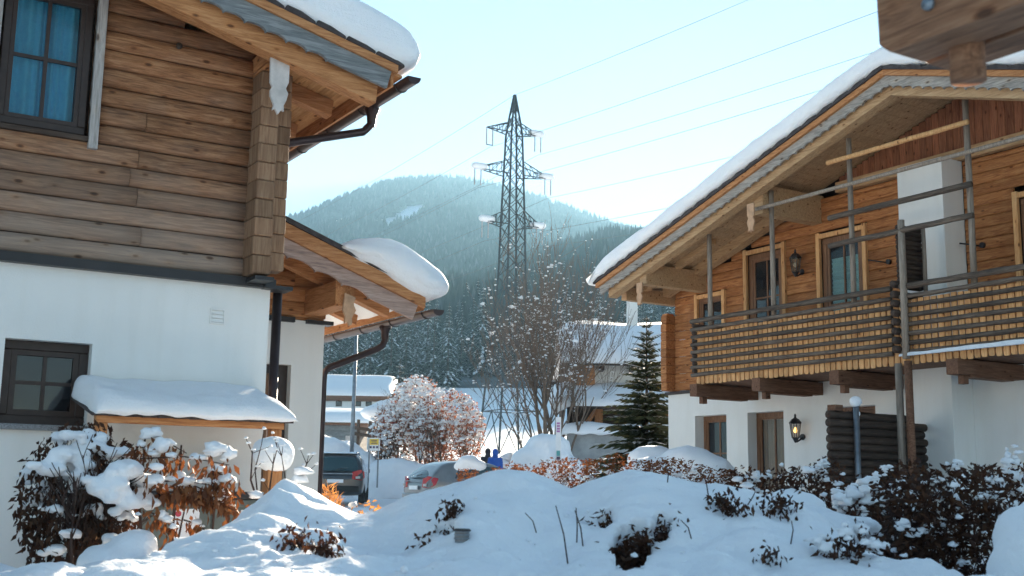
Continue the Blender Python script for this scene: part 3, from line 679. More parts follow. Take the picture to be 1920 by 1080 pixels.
# curtain in the second upper door
# roof
def slopeprism(xa,xb,ya,yb,t0,t1,mat,name,parent):
    return MB().prism([(xa,ya,roofR(ya)-t0),(xa,yb,roofR(yb)-t0),(xa,yb,roofR(yb)-t1),(xa,ya,roofR(ya)-t1)],(xb-xa,0,0)).build(name,mat,parent)
YE=T0.y; YE2=2*YP-YE
R3=MB().prism([(XF+.03,YE,roofR(YE)-.04),(XF+.03,YP,ZP-.04),(XF+.03,YE2,roofR(YE2)-.04),(XF+.03,YE2,roofR(YE2)-.07),(XF+.03,YP,ZP-.07),(XF+.03,YE,roofR(YE)-.07)],(10.5,0,0)).build('roof',M_dark,H3)
y=YP-2.8
while y<YE-.05:
    y2=min(y+.14,YE)
    if not (y<YP<y2):
        slopeprism(XF+.05,XR+.0,y,y2-.004,.072,.095,M_rbeam,'soffit_board',R3)
    y=y2
for s0,s1 in((YP+.0,YE),(YP-3.2,YP-.0)):
    slopeprism(XF-.02,XF+.03,s0,s1,.02,.10,M_beam_y,'fascia_board',R3)
scallop((XF+.03,YP,ZP-.102),(XF+.03,YE-.05,roofR(YE-.05)-.102),.15,.022,(.035,0,0),.17,.1).build('bargeboard',M_grey_y,R3)
scallop((XF+.03,YP,ZP-.102),(XF+.03,YP-3.2,roofR(YP-3.2)-.102),.15,.022,(.035,0,0),.17,.1).build('bargeboard',M_grey_y,R3)
MB().prism([(XF+.027,YP-.1,roofR(YP-.1)-.10),(XF+.027,YP,ZP-.10),(XF+.027,YP+.1,roofR(YP+.1)-.10),(XF+.027,YP+.03,ZP-.262),(XF+.027,YP-.03,ZP-.262)],(.036,0,0)).build('apex_board',M_grey_y,R3)
for s0,s1 in((YP,YE-.22),(YP-3.2,YP)): slopeprism(XF+.12,XF+.3,s0,s1,.1,.36,M_rbeam,'rafter',R3)
slopeprism(XR-.3,XR-.12,13.6,YE-.3,.1,.27,M_rbeam,'rafter',R3); slopeprism(XR-.75,XR-.62,15.,YE-.3,.1,.2,M_rbeam,'rafter',R3)
for s0,s1 in((YP+.0,YE+.04),(YP-3.2,YP)):
    n=int(abs(s1-s0)/.3)
    for i in range(n):
        ya=s0+(s1-s0)*i/n; yb=s0+(s1-s0)*(i+1)/n
        MB().prism([(XF-.05,ya,roofR(ya)-.018),(XF-.05,yb,roofR(yb)-.018),(XF-.05,yb,roofR(yb)+.015),(XF-.05,(ya+yb)/2,roofR((ya+yb)/2)+.05),(XF-.05,ya,roofR(ya)+.035)],(1.,0,0)).build('roof_tile',M_tile,R3)
MB().box((XF+.2,15.95,roofR(16.03)-.52),(XR+.05,16.13,roofR(16.13)-.12)).build('purlin',M_rbeam,H3,bevel=.01)
MB().box((XF+.45,16.85,roofR(17.0)-.36),(XR+.05,17.0,roofR(17.0)-.12)).build('purlin',M_rbeam,H3,bevel=.01)
MB().box((XF+.3,13.15,roofR(13.25)-.62),(XR+.05,13.36,roofR(13.36)-.12)).build('purlin',M_rbeam,H3,bevel=.01)
def pend(Y,z0,z1,parent,w_=.15):
    h=z0-z1; pr=[(-.5,0),(.5,0),(.5,-.42),(.32,-.5),(.55,-.64),(.42,-.8),(.3,-.86),(.4,-1.),(.1,-.95),(0,-1.04),(-.1,-.95),(-.4,-1.),(-.3,-.86),(-.42,-.8),(-.55,-.64),(-.32,-.5),(-.5,-.42)]
    MB().prism([(XF+.08,Y+a_*w_,z0+b_*h) for a_,b_ in pr],(.03,0,0)).build('carved_pendant',M_pale2,parent,bevel=.004)
pend(16.0,4.72,4.33,H3); pend(13.2,5.58,5.13,H3)
# balcony
XB=12.68
B=MB().box((12.78,7.6,2.90),(XR-.03,14.86,2.985)).build('balcony_floor',M_cons,H3)
MB().box((12.735,7.6,2.925),(12.775,14.86,2.97)).build('balcony_edge',M_beam_y,B)
for Yc in(14.70,13.24,11.66,9.67):
    c_=MB().box((12.6,Yc-.01,2.685),(XR,Yc+.17,2.885)).build('console',M_cons,B,bevel=.01)
    MB().box((12.86,Yc-.02,2.655),(XR-.25,Yc+.16,2.684)).build('console_rib',M_cons,c_); MB().box((12.76,Yc+.03,2.57),(12.86,Yc+.12,2.684)).build('peg',M_cons,c_,bevel=.006)
rz=[3.93,3.79,3.666,3.535,3.414,3.288,3.161,3.04]
for ya,yb in((14.9,10.74),(10.58,7.6)):
    for i,z_ in enumerate(rz):
        r_=.033 if i else .042; n=12
        pts=[(XB+random.uniform(-.006,.006),ya+(yb-ya)*t/n,z_+random.uniform(-.004,.004)) for t in range(n+1)]
        MB().tube(pts,[r_*random.uniform(.92,1.06) for _ in range(n+1)],9).build('rail',M_pole_y,B,True)
for i,z_ in enumerate(rz[1:]): MB().tube([(XB-.03,14.83,z_+.065),(XR-.1,14.83,z_+.065)],.034,9).build('side_rail',M_dark,B,True)
for i,z_ in enumerate(rz): MB().tube([(XB-.06,10.66,z_+.05),(XB+.5,10.66,z_+.05)],.052,9).build('partition_log',M_dark,B,True)
sm=MB().prism([(0,-.0415,-.02),(0,-.03,-.045),(0,.03,-.045),(0,.0415,-.02),(0,.0415,.83),(0,-.0415,.83)],(.02,0,0)).build('slat',M_slat,B); sm0=sm.location.copy()
y=14.78; first=True
while y>7.7:
    o=sm if first else sm.copy()
    if not first: COL.objects.link(o); o.parent=B
    first=False; o.location=sm0+Vector((XB+.036+random.uniform(-.004,.004),y,2.925+random.uniform(-.008,.008))); y-=.1045
def vpole(Y,z0,z1,name='pole',X=XB+.115,r_=.042,mat=None): return MB().tube([(X,Y,z0),(X+.004,Y,(z0+z1)/2),(X,Y,z1)],[r_,r_*.98,r_*.95],10).build(name,mat or M_pole_z,B,True)
vpole(14.56,2.95,roofR(14.56)-.3); vpole(13.1,2.95,roofR(13.1)-.3); vpole(11.5,2.95,roofR(11.5)-.34); vpole(9.5,2.95,roofR(9.5)-.34)
def hrail(za,Ya,Yb,r_,mat=None,X=XB-.04): MB().tube([(X+random.uniform(-.004,.004),Ya+(Yb-Ya)*t/8,za+random.uniform(-.005,.005)) for t in range(9)],r_,9).build('trellis_rail',mat or M_pole_y,B,True)
hrail(5.53,13.4,7.8,.03,M_pole_z); hrail(5.93,11.78,9.36,.036,M_slat); hrail(5.105,11.78,9.36,.042); hrail(4.695,11.78,9.36,.04)
for i in range(13): MB().tube([(XB+.08,10.66,3.98+i*.067),(XB+.55+random.uniform(-.02,.02),10.66,3.98+i*.067)],.04,9).build('partition_log',M_dark,B,True)
vpole(10.5,2.95,4.84,X=XB-.03,r_=.05); vpole(10.55,3.9,4.84,X=XB+.48,r_=.03)
vpole(10.66,.3,2.9,'support_post',XB+.0,.052,M_pole_z); vpole(10.5,.2,2.92,'support_post',XB-.0,.055,M_cons)
# snow strip along the balcony foot
def strip(u,v,t):
    y=10.6-3.0*u; w_=.10*(.35+.65*u); x=12.62+w_*v*.9; h=.035+.05*u*math.sin(math.pi*v)+.015*noise.noise((y*4,v,0))
    return (x,y,2.985+(h if t and 0<v<1 else .0))
slabgrid('ledge_snow',strip,60,6,M_snow,'thin line of snow along the right balcony foot')
# ground floor screen
G=thing('privacy_screen','dark stacked-log privacy screen standing out from the right chalet wall','screen',(12.5,10.92,0))
for i in range(21):
    z_=.1+i*.104; a_=11.6+random.uniform(-.015,.015); b_=13.45+random.uniform(-.03,.03)
    if i==20: b_=13.2
    MB().tube([(a_,10.92,z_),(12.5,10.92,z_+random.uniform(-.004,.004)),(b_,10.92,z_)],.055,9).build('log',M_dark,G,True)
MB().box((11.66,10.85,2.235),(11.8,10.99,2.31)).build('cap_block',M_cons,G); MB().box((11.98,10.86,2.235),(12.4,10.97,2.29)).build('cap_block',M_cons,G)
p=on(1603,770,Y=10.80)
Pp=MB().tube([(p.x,10.78,-.2),(p.x,10.78,2.30)],.04,12).build('steel_post',M_steel,None,True); tag(Pp,'grey steel post in front of the dark log screen','post')
o=lumps('snow_ball',[((p.x,10.78,2.36),(.09,.09,.075)),((p.x-.05,10.76,2.33),(.06,.06,.05)),((p.x+.02,10.76,2.2),(.03,.03,.05))],.02,disp=.02); tag(o,'little snow ball on top of the grey steel post','snow')
# lanterns
def lantern(c,label,lit):
    L=thing('wall_lantern',label,'lantern',c,'wall lanterns on the right chalet')
    c=Vector(c); n=6
    MB().lathe(c+Vector((0,0,.09)),[(.10,0),(.105,.012),(.06,.07),(.03,.085),(.018,.10),(.018,.13),(.01,.15),(0,.16)],6).build('roof',M_black,L)
    MB().lathe(c+Vector((0,0,-.19)),[(0,-.03),(.02,-.02),(.028,0),(.045,.03),(.06,.05),(.05,.06)],6).build('base',M_black,L)
    MB().lathe(c+Vector((0,0,-.14)),[(.055,0),(.085,.225)],6).build('glass',MATS.get('lantern_glass') or glassmat('lantern_glass',(.2,.16,.1),.15,.35),L)
    for j in range(6):
        th=2*math.pi*j/6; MB().tube([c+Vector((.057*math.cos(th),.057*math.sin(th),-.14)),c+Vector((.088*math.cos(th),.088*math.sin(th),.09))],.007,5).build('glazing_rib',M_black,L)
    MB().tube([c+Vector((.03,0,-.2)),c+Vector((.09,0,-.17)),c+Vector((XR-c.x-.005,0,-.12))],.014,8).build('bracket',M_black,L)
    MB().tube([c+Vector((XR-c.x-.03,0,-.12)),c+Vector((XR-c.x-.002,0,-.12))],.05,12).build('wall_plate',M_black,L)
    m=MATS.get('warm_bulb')
    if not m:
        m,nt,bs=newmat('warm_bulb'); bs.inputs['Base Color'].default_value=(.9,.6,.2,1); bs.inputs['Emission Color'].default_value=(1,.55,.15,1); bs.inputs['Emission Strength'].default_value=1.2
    MB().lathe(c+Vector((0,0,-.06)),[(0,0),(.02,.005),(.03,.035),(.022,.06),(.012,.085),(0,.09)],10).build('bulb',m if lit else M_cream,L,True)
lantern((XR-.17,13.69,2.16),'black lantern with a warm bulb beside the ground floor doors',True)
lantern((XR-.17,13.6,4.84),'black lantern between the two upper balcony doors',False)
# small fittings
o=MB().box((XR-.2,11.28,6.72),(XR-.065,11.5,6.86)).build('floodlight',M_black,None,bevel=.02); tag(o,'black floodlight tucked under the right chalet ridge','floodlight')
for (px,py,l_) in((1660,492,'black iron hook on the logs beside the log partition'),(1835,461,'black iron hook on the logs right of the chimney')):
    q=on(px,py,X=XR-.05); T=thing('wall_hook',l_,'hook',q,'iron hooks on the right chalet')
    MB().tube([q+Vector((.02,0,0)),q+Vector((-.1,0,0)),q+Vector((-.2,.16,.04))],.012,6).build('arm',M_black,T); MB().tube([q+Vector((.02,-.06,0)),q+Vector((-.02,-.06,0))],.04,10).build('plate',M_black,T)
# snow on the right roof
pr=[(YE+.02,roofR(YE)+.03)]
for t in np.linspace(0,1,24): y=YE-.1+(YP-YE+.1)*t; pr.append((y,roofR(y)+.045))
for t in np.linspace(.04,1,14): y=YP-4.2*t; pr.append((y,roofR(y)+.045))
th=.36
for t in np.linspace(0,.96,14): y=YP-4.2*(1-t); pr.append((y,roofR(y)+th+.05*noise.noise((y*.9,0,0))))
for t in np.linspace(0,1,24): y=YP+(YE-YP-.25)*t; pr.append((y,min(roofR(y),ZP-.02)+th+.05*noise.noise((y*.9,1,0))))
pr+=[(YE+.02,roofR(YE)+.24),(YE+.19,roofR(YE)+.06),(YE+.24,roofR(YE)-.09),(YE+.13,roofR(YE)-.05)]
snow_extrude('roof_snow',pr,XF-.1,22,'X','long snow blanket along the right chalet roof edge',rnd=.14,n=260,ns=20,amp=.03,seed=5)
# ------------------------------------------------------------ beam ends close overhead
NB=thing('balcony_beam','close blurred brown beam end with a round post stub overhead','beam',(2.3,1.9,2.3))
x0=2.27; zlow=on(1650,105,X=x0).z; ye=on(1646,60,X=x0).y
M_near=wood('near_beam_wood',(.12,.05,.026),(.27,.125,.066),(.4,.21,.12),1,vary=.05)
MB().prism([(x0,ye,zlow+.03),(x0,ye-.035,zlow),(x0,-1.2,zlow),(x0,-1.2,zlow+.2),(x0,ye+.004,zlow+.2)],(.13,0,0)).build('main_beam',M_near,NB,bevel=.006)
q=on(1731,130,X=x0+.19)
MB().prism([(x0+.17,q.y,q.z+.03),(x0+.17,q.y-.03,q.z),(x0+.17,-1.2,q.z),(x0+.17,-1.2,q.z+.13),(x0+.17,q.y+.003,q.z+.13)],(.12,0,0)).build('lower_beam',M_near,NB,bevel=.006)
q=on(1816,152,X=x0+.14)
MB().tube([(q.x,q.y,q.z+.35),(q.x,q.y,q.z+.1),(q.x,q.y,q.z)],.043,20).build('post_stub',M_near,NB,True)
q=on(1741,8,X=x0-.004)
MB().lathe(q,[(0,0)],3) and MB().tube([q+Vector((.01,0,0)),q+Vector((-.008,0,0))],.016,14).build('bolt',M_steel,NB,True)
# ------------------------------------------------------------ mountain and wooded hill
def tanel(y,x=960): return (912+.016*(x-960)-y)/2200.*1.0
RX=[-900,-200,200,420,550,600,660,720,790,850,900,960,1010,1060,1110,1160,1260,1500,2100,2900]
RYp=[560,545,505,465,420,392,368,352,345,349,356,366,380,396,412,424,440,450,470,520]
RYv=[560,548,508,468,421,398,372,353,346,350,357,370,388,405,424,442,462,480,520,560]
def clearing(px,y):
    return max(0,1-((px-632)/40)**2-((y-436)/17)**2)*2.6+max(0,1-((px-775)/45)**2-((y-405)/22)**2)*1.3+max(0,1-((px-740)/120)**2-((y-430)/26)**2)*.6
def mtn(px,d):
    """px = bearing as photo column, d = depth; gives height"""
    top=tanel(float(np.interp(px,RX,RYv)),px); base=tanel(588,px)
    if d<=1750:
        t=max(0,(d-640)/1110.); te=base+(top-base)*(t**.58)
    else:
        te=top*1750/d*(1-(d-1750)/900.*.6)
    l=(px-960)/2200.*d*1.014
    gul=noise.fractal((l*.006,d*.003,2.),1.,2.,5)*14*min(1,max(0,(d-700)/300))*(1 if d<1600 else .35)
    return EYE+te*d*1.014+gul
pxs=np.r_[np.linspace(-1200,380,40),np.linspace(400,1400,160),np.linspace(1420,3100,40)]; dsm=np.r_[np.linspace(640,1800,110),np.linspace(1830,2500,20)]
Vm=[]
for d in dsm:
    for px in pxs:
        l=(px-960)/2200.*d*1.014; Vm.append(tuple(ld(l,d,mtn(px,d))))
n=len(pxs); Fm=[(j*n+i,j*n+i+1,(j+1)*n+i+1,(j+1)*n+i) for j in range(len(dsm)-1) for i in range(n-1)]
# land cover: open snow in the clearings and above, darker ground under the trees
M_far,ntm,bsm=newmat('mountain_cover'); atn=N(ntm,'ShaderNodeAttribute',attribute_name='open'); vv,_,_=coords(ntm,(1,1,1),False)
cfl=ramp(ntm,tex(ntm,vv,.05,4),[(.35,(.06,.075,.08)),(.65,(.16,.18,.19))]); ntm.links.new(mix(ntm,atn.outputs['Fac'],cfl,(.88,.9,.93)),bsm.inputs['Base Color']); bsm.inputs['Roughness'].default_value=.95; bsm.inputs['Specular IOR Level'].default_value=0
MO=npmesh('mountain',Vm,Fm,M_far,None,True); MO['kind']='structure'
at=MO.data.attributes.new('open','FLOAT','POINT'); ov_=[]
for d in dsm:
    for px in pxs: ov_.append(min(1.,clearing(px,912-2200*(mtn(px,d)-EYE)/(d*1.014))*.9))
at.data.foreach_set('value',np.array(ov_,dtype=np.float32))
def conifers(name,P,Hh,mat,rad=.2,rings=((.0,1.),(.33,.72),(.62,.42)),n=5,parent=None):
    """P (k,3), heights (k): stacked ragged cones as one mesh"""
    k=len(P); tmplV=[];tmplF=[]
    for (b,s) in rings:
        o=len(tmplV)
        for j in range(n):
            th=2*math.pi*j/n+b*7; tmplV.append((rad*s*math.cos(th),rad*s*math.sin(th),.06+b*.9))
        tmplV.append((0,0,min(1,.06+b*.9+.48))); 
        for j in range(n): tmplF.append((o+j,o+(j+1)%n,o+n))
    T=np.array(tmplV); m=len(T); FT=np.array(tmplF)
    ang=np.random.rand(k)*6.28; c,s=np.cos(ang),np.sin(ang)
    jit=1+.35*(np.random.rand(k,m)-.5)
    X=(T[None,:,0]*c[:,None]-T[None,:,1]*s[:,None])*jit*Hh[:,None]; Yv=(T[None,:,0]*s[:,None]+T[None,:,1]*c[:,None])*jit*Hh[:,None]; Z=T[None,:,2]*Hh[:,None]
    V=np.stack([X+P[:,0:1],Yv+P[:,1:2],Z+P[:,2:3]],-1).reshape(-1,3); Fc=(FT[None]+(np.arange(k)*m)[:,None,None]).reshape(-1,3)
    return npmesh(name,V,Fc,mat,parent)
M_farn=leafmat('far_spruce',[(.02,.035,.03),(.035,.06,.05),(.04,.06,.06),(.025,.04,.035),(.09,.115,.125)],.03,0.)
P=[];Hh=[]
while len(P)<48000:
    px=random.uniform(250,1400); d=random.uniform(640,1800) if len(P)<34000 else random.uniform(640,980)
    l=(px-960)/2200.*d*1.014
    y=912-2200*(mtn(px,d)-EYE)/(d*1.014)
    c=noise.fractal((l*.012,d*.0045,7.),1.,2.,4)
    clear=clearing(px,y)
    if c*.55+clear*.62>.42+random.uniform(-.1,.1): continue
    P.append(tuple(ld(l,d,mtn(px,d)-1))); Hh.append(random.uniform(11,22))
o=conifers('mountain_forest',np.array(P),np.array(Hh),M_farn,.26); tag(o,'dense spruce forest covering the far mountain','forest',kind='stuff')
# near wooded hill
def hill(l,d):
    b=terrain(l,230) ; px=960+2200*l/(d*1.014)
    up=max(0,d-235); z=b+up*.2
    z+=max(0,min(1,(px-880)/260))*up*.055
    return z+2*noise.noise((l*.02,d*.02,3))
lsh=list(np.linspace(-520,580,100)); dsh=list(np.linspace(228,800,64))
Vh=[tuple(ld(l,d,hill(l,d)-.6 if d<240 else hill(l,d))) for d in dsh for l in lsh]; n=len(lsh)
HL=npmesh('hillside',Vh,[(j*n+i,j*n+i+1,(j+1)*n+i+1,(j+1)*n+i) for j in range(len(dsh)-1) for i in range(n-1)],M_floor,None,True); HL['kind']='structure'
# spruce prototypes: trunk, needles, snow
def spruce_parts(h,r,whorls,nb,seg,seed,twl=.33,tw=.10,snowp=.75,droop=.35,cross=False,rise=.06):
    rd=random.Random(seed); NV=[];NF=[];SV=[];SF=[]
    def quad(V,Fx,a,b,wd,nrm):
        d=(b-a); s=d.cross(nrm); s=s.normalized()*wd if s.length>1e-6 else Vector((wd,0,0)); k=len(V); m=a+d*.45
        V+= [tuple(a),tuple(m+s),tuple(b),tuple(m-s)]; Fx.append((k,k+1,k+2,k+3))
    for w_ in range(whorls):
        t=(w_+rd.uniform(-.2,.2))/whorls; z0=h*(.07+.91*t); R_=r*(1-t)**.85*rd.uniform(.82,1.12)+.02*h*.3
        for j in range(nb):
            th=2*math.pi*(j+rd.uniform(-.35,.35))/nb+w_*1.3; dr=Vector((math.cos(th),math.sin(th),0)); L=R_*rd.uniform(.75,1.15)
            prev=Vector((0,0,z0)); hasS=rd.random()<snowp
            for s in range(1,seg+1):
                f_=s/seg; p=Vector((0,0,z0))+dr*L*f_+Vector((0,0,-droop*L*f_*f_+rise*L*f_*(.4+.6*t+.6*t*t if rise>.1 else 1)+.16*L*max(0,f_-.7)))
                quad(NV,NF,prev,p+(p-prev)*.4,tw*L*.55+.01*h*.4,Kz)
                for sd_ in(-1,1):
                    side=Vector((-dr.y,dr.x,0))*sd_; tl=L*twl*(1.15-f_*.75)*rd.uniform(.7,1.2)
                    e=p+side*tl*.8+dr*tl*.55+Vector((0,0,-tl*rd.uniform(.15,.5)))
                    quad(NV,NF,prev.lerp(p,.5),e,tl*.2,Kz+dr*rd.uniform(-.4,.4))
                    if cross: quad(NV,NF,prev.lerp(p,.5),e,tl*.14,side.cross(dr)*.2+dr)
                if hasS and rd.random()<.85:
                    up=Vector((0,0,.012*h*.35+.02*L)); quad(SV,SF,prev+up*.6,p+(p-prev)*.25+up,tw*L*.95+.004*h,Kz)
                    if rd.random()<.6: 
                        side=Vector((-dr.y,dr.x,0))*rd.choice((-1,1)); tl=L*twl*(1.1-f_*.7); quad(SV,SF,prev+up,p+side*tl*.6+dr*tl*.4+up-Vector((0,0,tl*.2)),tl*.18,Kz)
                prev=p
    tm=MB().tube([(0,0,-.02*h),(0,0,h*.5),(0,0,h*.98)],[h*.014,h*.009,h*.002],6)
    return tm,(NV,NF),(SV,SF)
def spruce(name,label,h,r,seed,loc=(0,0,0),group=None,nmat=None,**kw):
    T=thing(name,label,'tree',loc,group); tm,nn,ss=spruce_parts(h,r,seed=seed,**kw)
    me=bpy.data.meshes.new('trunk'); me.from_pydata(tm.v,[],tm.f); link('trunk',me,M_bark,T,local=True)
    npo=npmesh('crown',nn[0],nn[1],nmat or M_needle,None); npo.parent=T; npo['kind']='stuff'
    if ss[1]: so=npmesh('snow_load',ss[0],ss[1],M_snow,None); so.parent=T; so['kind']='stuff'
    return T
protos=[spruce('spruce_tree','p',20.,3.4,31+i,whorls=24,nb=7,seg=3,snowp=.42+.1*i,droop=.55) for i in range(4)]
spots=[]
tries=0
while len(spots)<280 and tries<20000:
    tries+=1
    px=random.uniform(540,1330); d=236+ (random.random()**1.6)*190; l=(px-960)/2200.*d*1.014
    if px>860 and px<1010 and d<262: continue
    if any((l-a_)**2+(d-b_)**2<(2.3)**2 for a_,b_,_ in spots): continue
    spots.append((l,d,px))
spots.sort(key=lambda s:s[1])
for i,(l,d,px) in enumerate(spots):
    src=protos[i%4]; T=src if i<4 else copy_tree(src)
    T.location=ld(l,d,hill(l,d)-.5); s=random.uniform(.62,1.12); T.scale=(s*random.uniform(.9,1.1),s*random.uniform(.9,1.1),s); T.rotation_euler.z=random.uniform(0,6.28)
    T['group']='spruces of the hillside wood'; T['label']='snow dusted spruce standing behind the front row of the hillside wood'; T['fx']=px; T['fd']=d
def ordw(k):
    o1=['','first','second','third','fourth','fifth','sixth','seventh','eighth','ninth','tenth','eleventh','twelfth','thirteenth','fourteenth','fifteenth','sixteenth','seventeenth','eighteenth','nineteenth']
    return o1[k] if k<20 else ['','','twent','thirt','fort','fift','sixt','sevent'][k//10]+('ieth' if k%10==0 else 'y-'+o1[k%10])
fr=sorted([o_ for o_ in COL.objects if o_.get('fd',999)<251],key=lambda o_:o_['fx'])
for k_,o_ in enumerate(fr[:79]): o_['label']=f'snow dusted spruce in the front row of the hillside wood, {ordw(k_+1)} from left'
for o_ in COL.objects:
    if 'fd' in o_: del o_['fd']; del o_['fx']
P=[];Hh=[]
while len(P)<15000:
    d=random.uniform(300,770); px=random.uniform(500,1420) if random.random()<.85 else random.uniform(-200,2200); l=(px-960)/2200*d*1.014
    P.append(tuple(ld(l,d,hill(l,d)-.6))); Hh.append(random.uniform(12,22))
o=conifers('hillside_forest',np.array(P),np.array(Hh),M_farn,.2,rings=((.0,1.),(.2,.82),(.4,.6),(.6,.4)),n=6); tag(o,'blue hazy spruce forest at the back of the hillside','forest',kind='stuff')
# ------------------------------------------------------------ pylon and wires
PD=112.; pb=hd(954,872,PD); pz0=terrain(0,PD)-.3; ptop=hd(960,178,PD).z; PH_=ptop-pz0
py=thing('lattice_pylon','tall dark steel lattice pylon with three crossarms','pylon',(pb.x,pb.y,pz0))
aarm=HEAD+R(62); ax=Vector((math.sin(aarm),math.cos(aarm),0)); ay=Vector((-ax.y,ax.x,0))
def zpx(y): return hd(957,y,PD).z-pz0
def ppt(a_,b_,z_): return Vector((pb.x,pb.y,pz0))+ax*a_+ay*b_+Kz*z_
zA,zB_,zC=zpx(255),zpx(325),zpx(415)
zTop=PH_; 
def hw(z_): return float(np.interp(z_,[0,zpx(520),zC,zpx(250),zTop],[2.25,.98,.86,.6,.05]))
for sa in(-1,1):
    for sb in(-1,1):
        zs_=np.linspace(0,zTop,26); MB().tube([ppt(sa*hw(z_),sb*hw(z_),z_) for z_ in zs_],.1,4).build('leg',M_pylon,py)
zl=[0.,4.2]; 
while zl[-1]<zTop-1.6: zl.append(zl[-1]+max(1.35,hw(zl[-1])*1.75))
zl.append(zTop-.3)
corn=[(-1,-1),(1,-1),(1,1),(-1,1)]
for fi in range(4):
    c0,c1=corn[fi],corn[(fi+1)%4]; m=MB()
    for z0,z1 in zip(zl,zl[1:]):
        a0=ppt(c0[0]*hw(z0),c0[1]*hw(z0),z0);a1=ppt(c0[0]*hw(z1),c0[1]*hw(z1),z1);b0=ppt(c1[0]*hw(z0),c1[1]*hw(z0),z0);b1=ppt(c1[0]*hw(z1),c1[1]*hw(z1),z1)
        if z0==0: mid=(a1+b1)/2; m.tube([a0,mid],.05,4); m.tube([b0,mid],.05,4); m.tube([a1,b1],.06,4); continue
        m.tube([a0,b1],.042,4); m.tube([b0,a1],.042,4)
    m.build('bracing',M_pylon,py)
M_ins=plain('porcelain_insulator',(.35,.33,.33),.3,var=.2)
wires=[]
for (z_,La,hh) in((zpx(247),3.05,1.5),(zpx(325),4.25,1.9),(zpx(420),3.35,2.1)):
    for sa in(-1,1):
        m=MB(); tip=ppt(sa*La,0,z_); hwz=hw(z_)
        for sb in(-1,1):
            r0=ppt(sa*hwz,sb*hwz,z_-.25); r1=ppt(sa*hw(z_+hh),sb*hw(z_+hh),z_+hh*.62)
            m.tube([r0,tip],.06,4); m.tube([r1,tip],.055,4)
            for f_ in(.25,.5,.75): m.tube([r0.lerp(tip,f_),r1.lerp(tip,f_)],.035,4)
            for f_,g_ in((0,.25),(.25,.5),(.5,.75)): m.tube([r1.lerp(tip,f_),r0.lerp(tip,g_)],.033,4)
        for f_ in(.25,.5,.75): m.tube([ppt(sa*hwz,-hwz,z_-.25).lerp(tip,f_),ppt(sa*hwz,hwz,z_-.25).lerp(tip,f_)],.035,4)
        A=m.build('crossarm',M_pylon,py)
        for q in(-.42,.42):
            a_=tip-ax*sa*.35+ax*q*.8; k=MB().tube([a_,a_-Kz*1.7],.06,6).build('insulator',M_ins,A)
        e=tip-ax*sa*.35-Kz*1.75; MB().tube([e-ax*.36,e+ax*.36],.05,5).build('yoke',M_pylon,A)
        wires.append(e-Kz*.25)
        if not(sa<0 and z_==zpx(247)):
            bl_=[(tip-ax*sa*(.1+.42*i)+Kz*.2,(.48,.48,.36)) for i in range(3)]; lumps('snow_cap',bl_,.12,parent=None,disp=.1).parent=A; A.children[-1].location=-Vector((pb.x,pb.y,pz0))
wires.append(ppt(0,0,zTop))
M_wire=plain('wire',(.10,.12,.13),.6)
wn=['upper left','upper right','middle left','middle right','lower left','lower right','topmost earth']
for i,p in enumerate(wires):
    pts=[]
    for t in np.linspace(-1,1,61):
        s=t*230; sag=5.2*(1-(2*abs(t)-1)**2); rise=(abs(t)*16 if t>0 else -abs(t)*4)
        pts.append(p+ay*s+Kz*(rise-sag))
    o=MB().tube(pts,.018,4).build('power_line',M_wire,None); tag(o,f'thin power line running through the {wn[i]} fixing of the pylon','wire','pylon wires')
# ------------------------------------------------------------ far houses
def gable_house(name,label,ox,oy,oz,lx,ly,h,rise,ov,wall,roofmat,snow_t,snowlabel,wins=(),beams=True,seed=0):
    """eave faces -Y; ridge along X; ox,oy,oz = front left bottom corner"""
    T=thing(name,label,'house',(ox,oy,oz))
    MB().prism([(ox,oy,oz-1),(ox,oy,oz+h),(ox,oy+ly/2,oz+h+rise),(ox,oy+ly,oz+h),(ox,oy+ly,oz-1)],(lx,0,0)).build('wall',wall,T)
    s=rise/(ly/2)
    rf=MB().prism([(ox-ov,oy-ov,oz+h-ov*s+.02),(ox-ov,oy+ly/2,oz+h+rise+.02),(ox-ov,oy+ly+ov,oz+h-ov*s+.02),(ox-ov,oy+ly+ov,oz+h-ov*s+.2),(ox-ov,oy+ly/2,oz+h+rise+.2),(ox-ov,oy-ov,oz+h-ov*s+.2)],(lx+2*ov,0,0)).build('roof',roofmat,T)
    for (a_,b_,e,f) in wins:
        W=MB().box((ox+a_,oy-.05,oz+e),(ox+b_,oy+.03,oz+f)).build('window',M_frame,T); MB().box((ox+a_+.07,oy-.06,oz+e+.07),(ox+b_-.07,oy-.052,oz+f-.07)).build('pane',M_glassd,W)
    # snow blanket
    def fn(u,v,t):
        x=ox-ov-.15+(lx+2*ov+.3)*u; y=oy-ov-.2+(ly+2*ov+.4)*v; zr=oz+h+rise+.2-s*abs(y-oy-ly/2)
        e=min(1,u/(.06),(1-u)/(.06),v/.12,(1-v)/.12); e=math.sqrt(max(0,1-(1-e)**2)); rid=max(0,1-abs(v-.5)/.12)*.12
        return (x,y,zr+((snow_t+.1*noise.noise((x*.5,y*.5,seed)))*(.12+.88*e)-rid if t else .01))
    slabgrid('roof_snow',fn,60,40,M_snow,snowlabel); return T
def place(px,py,d): return hd(px,py,d)
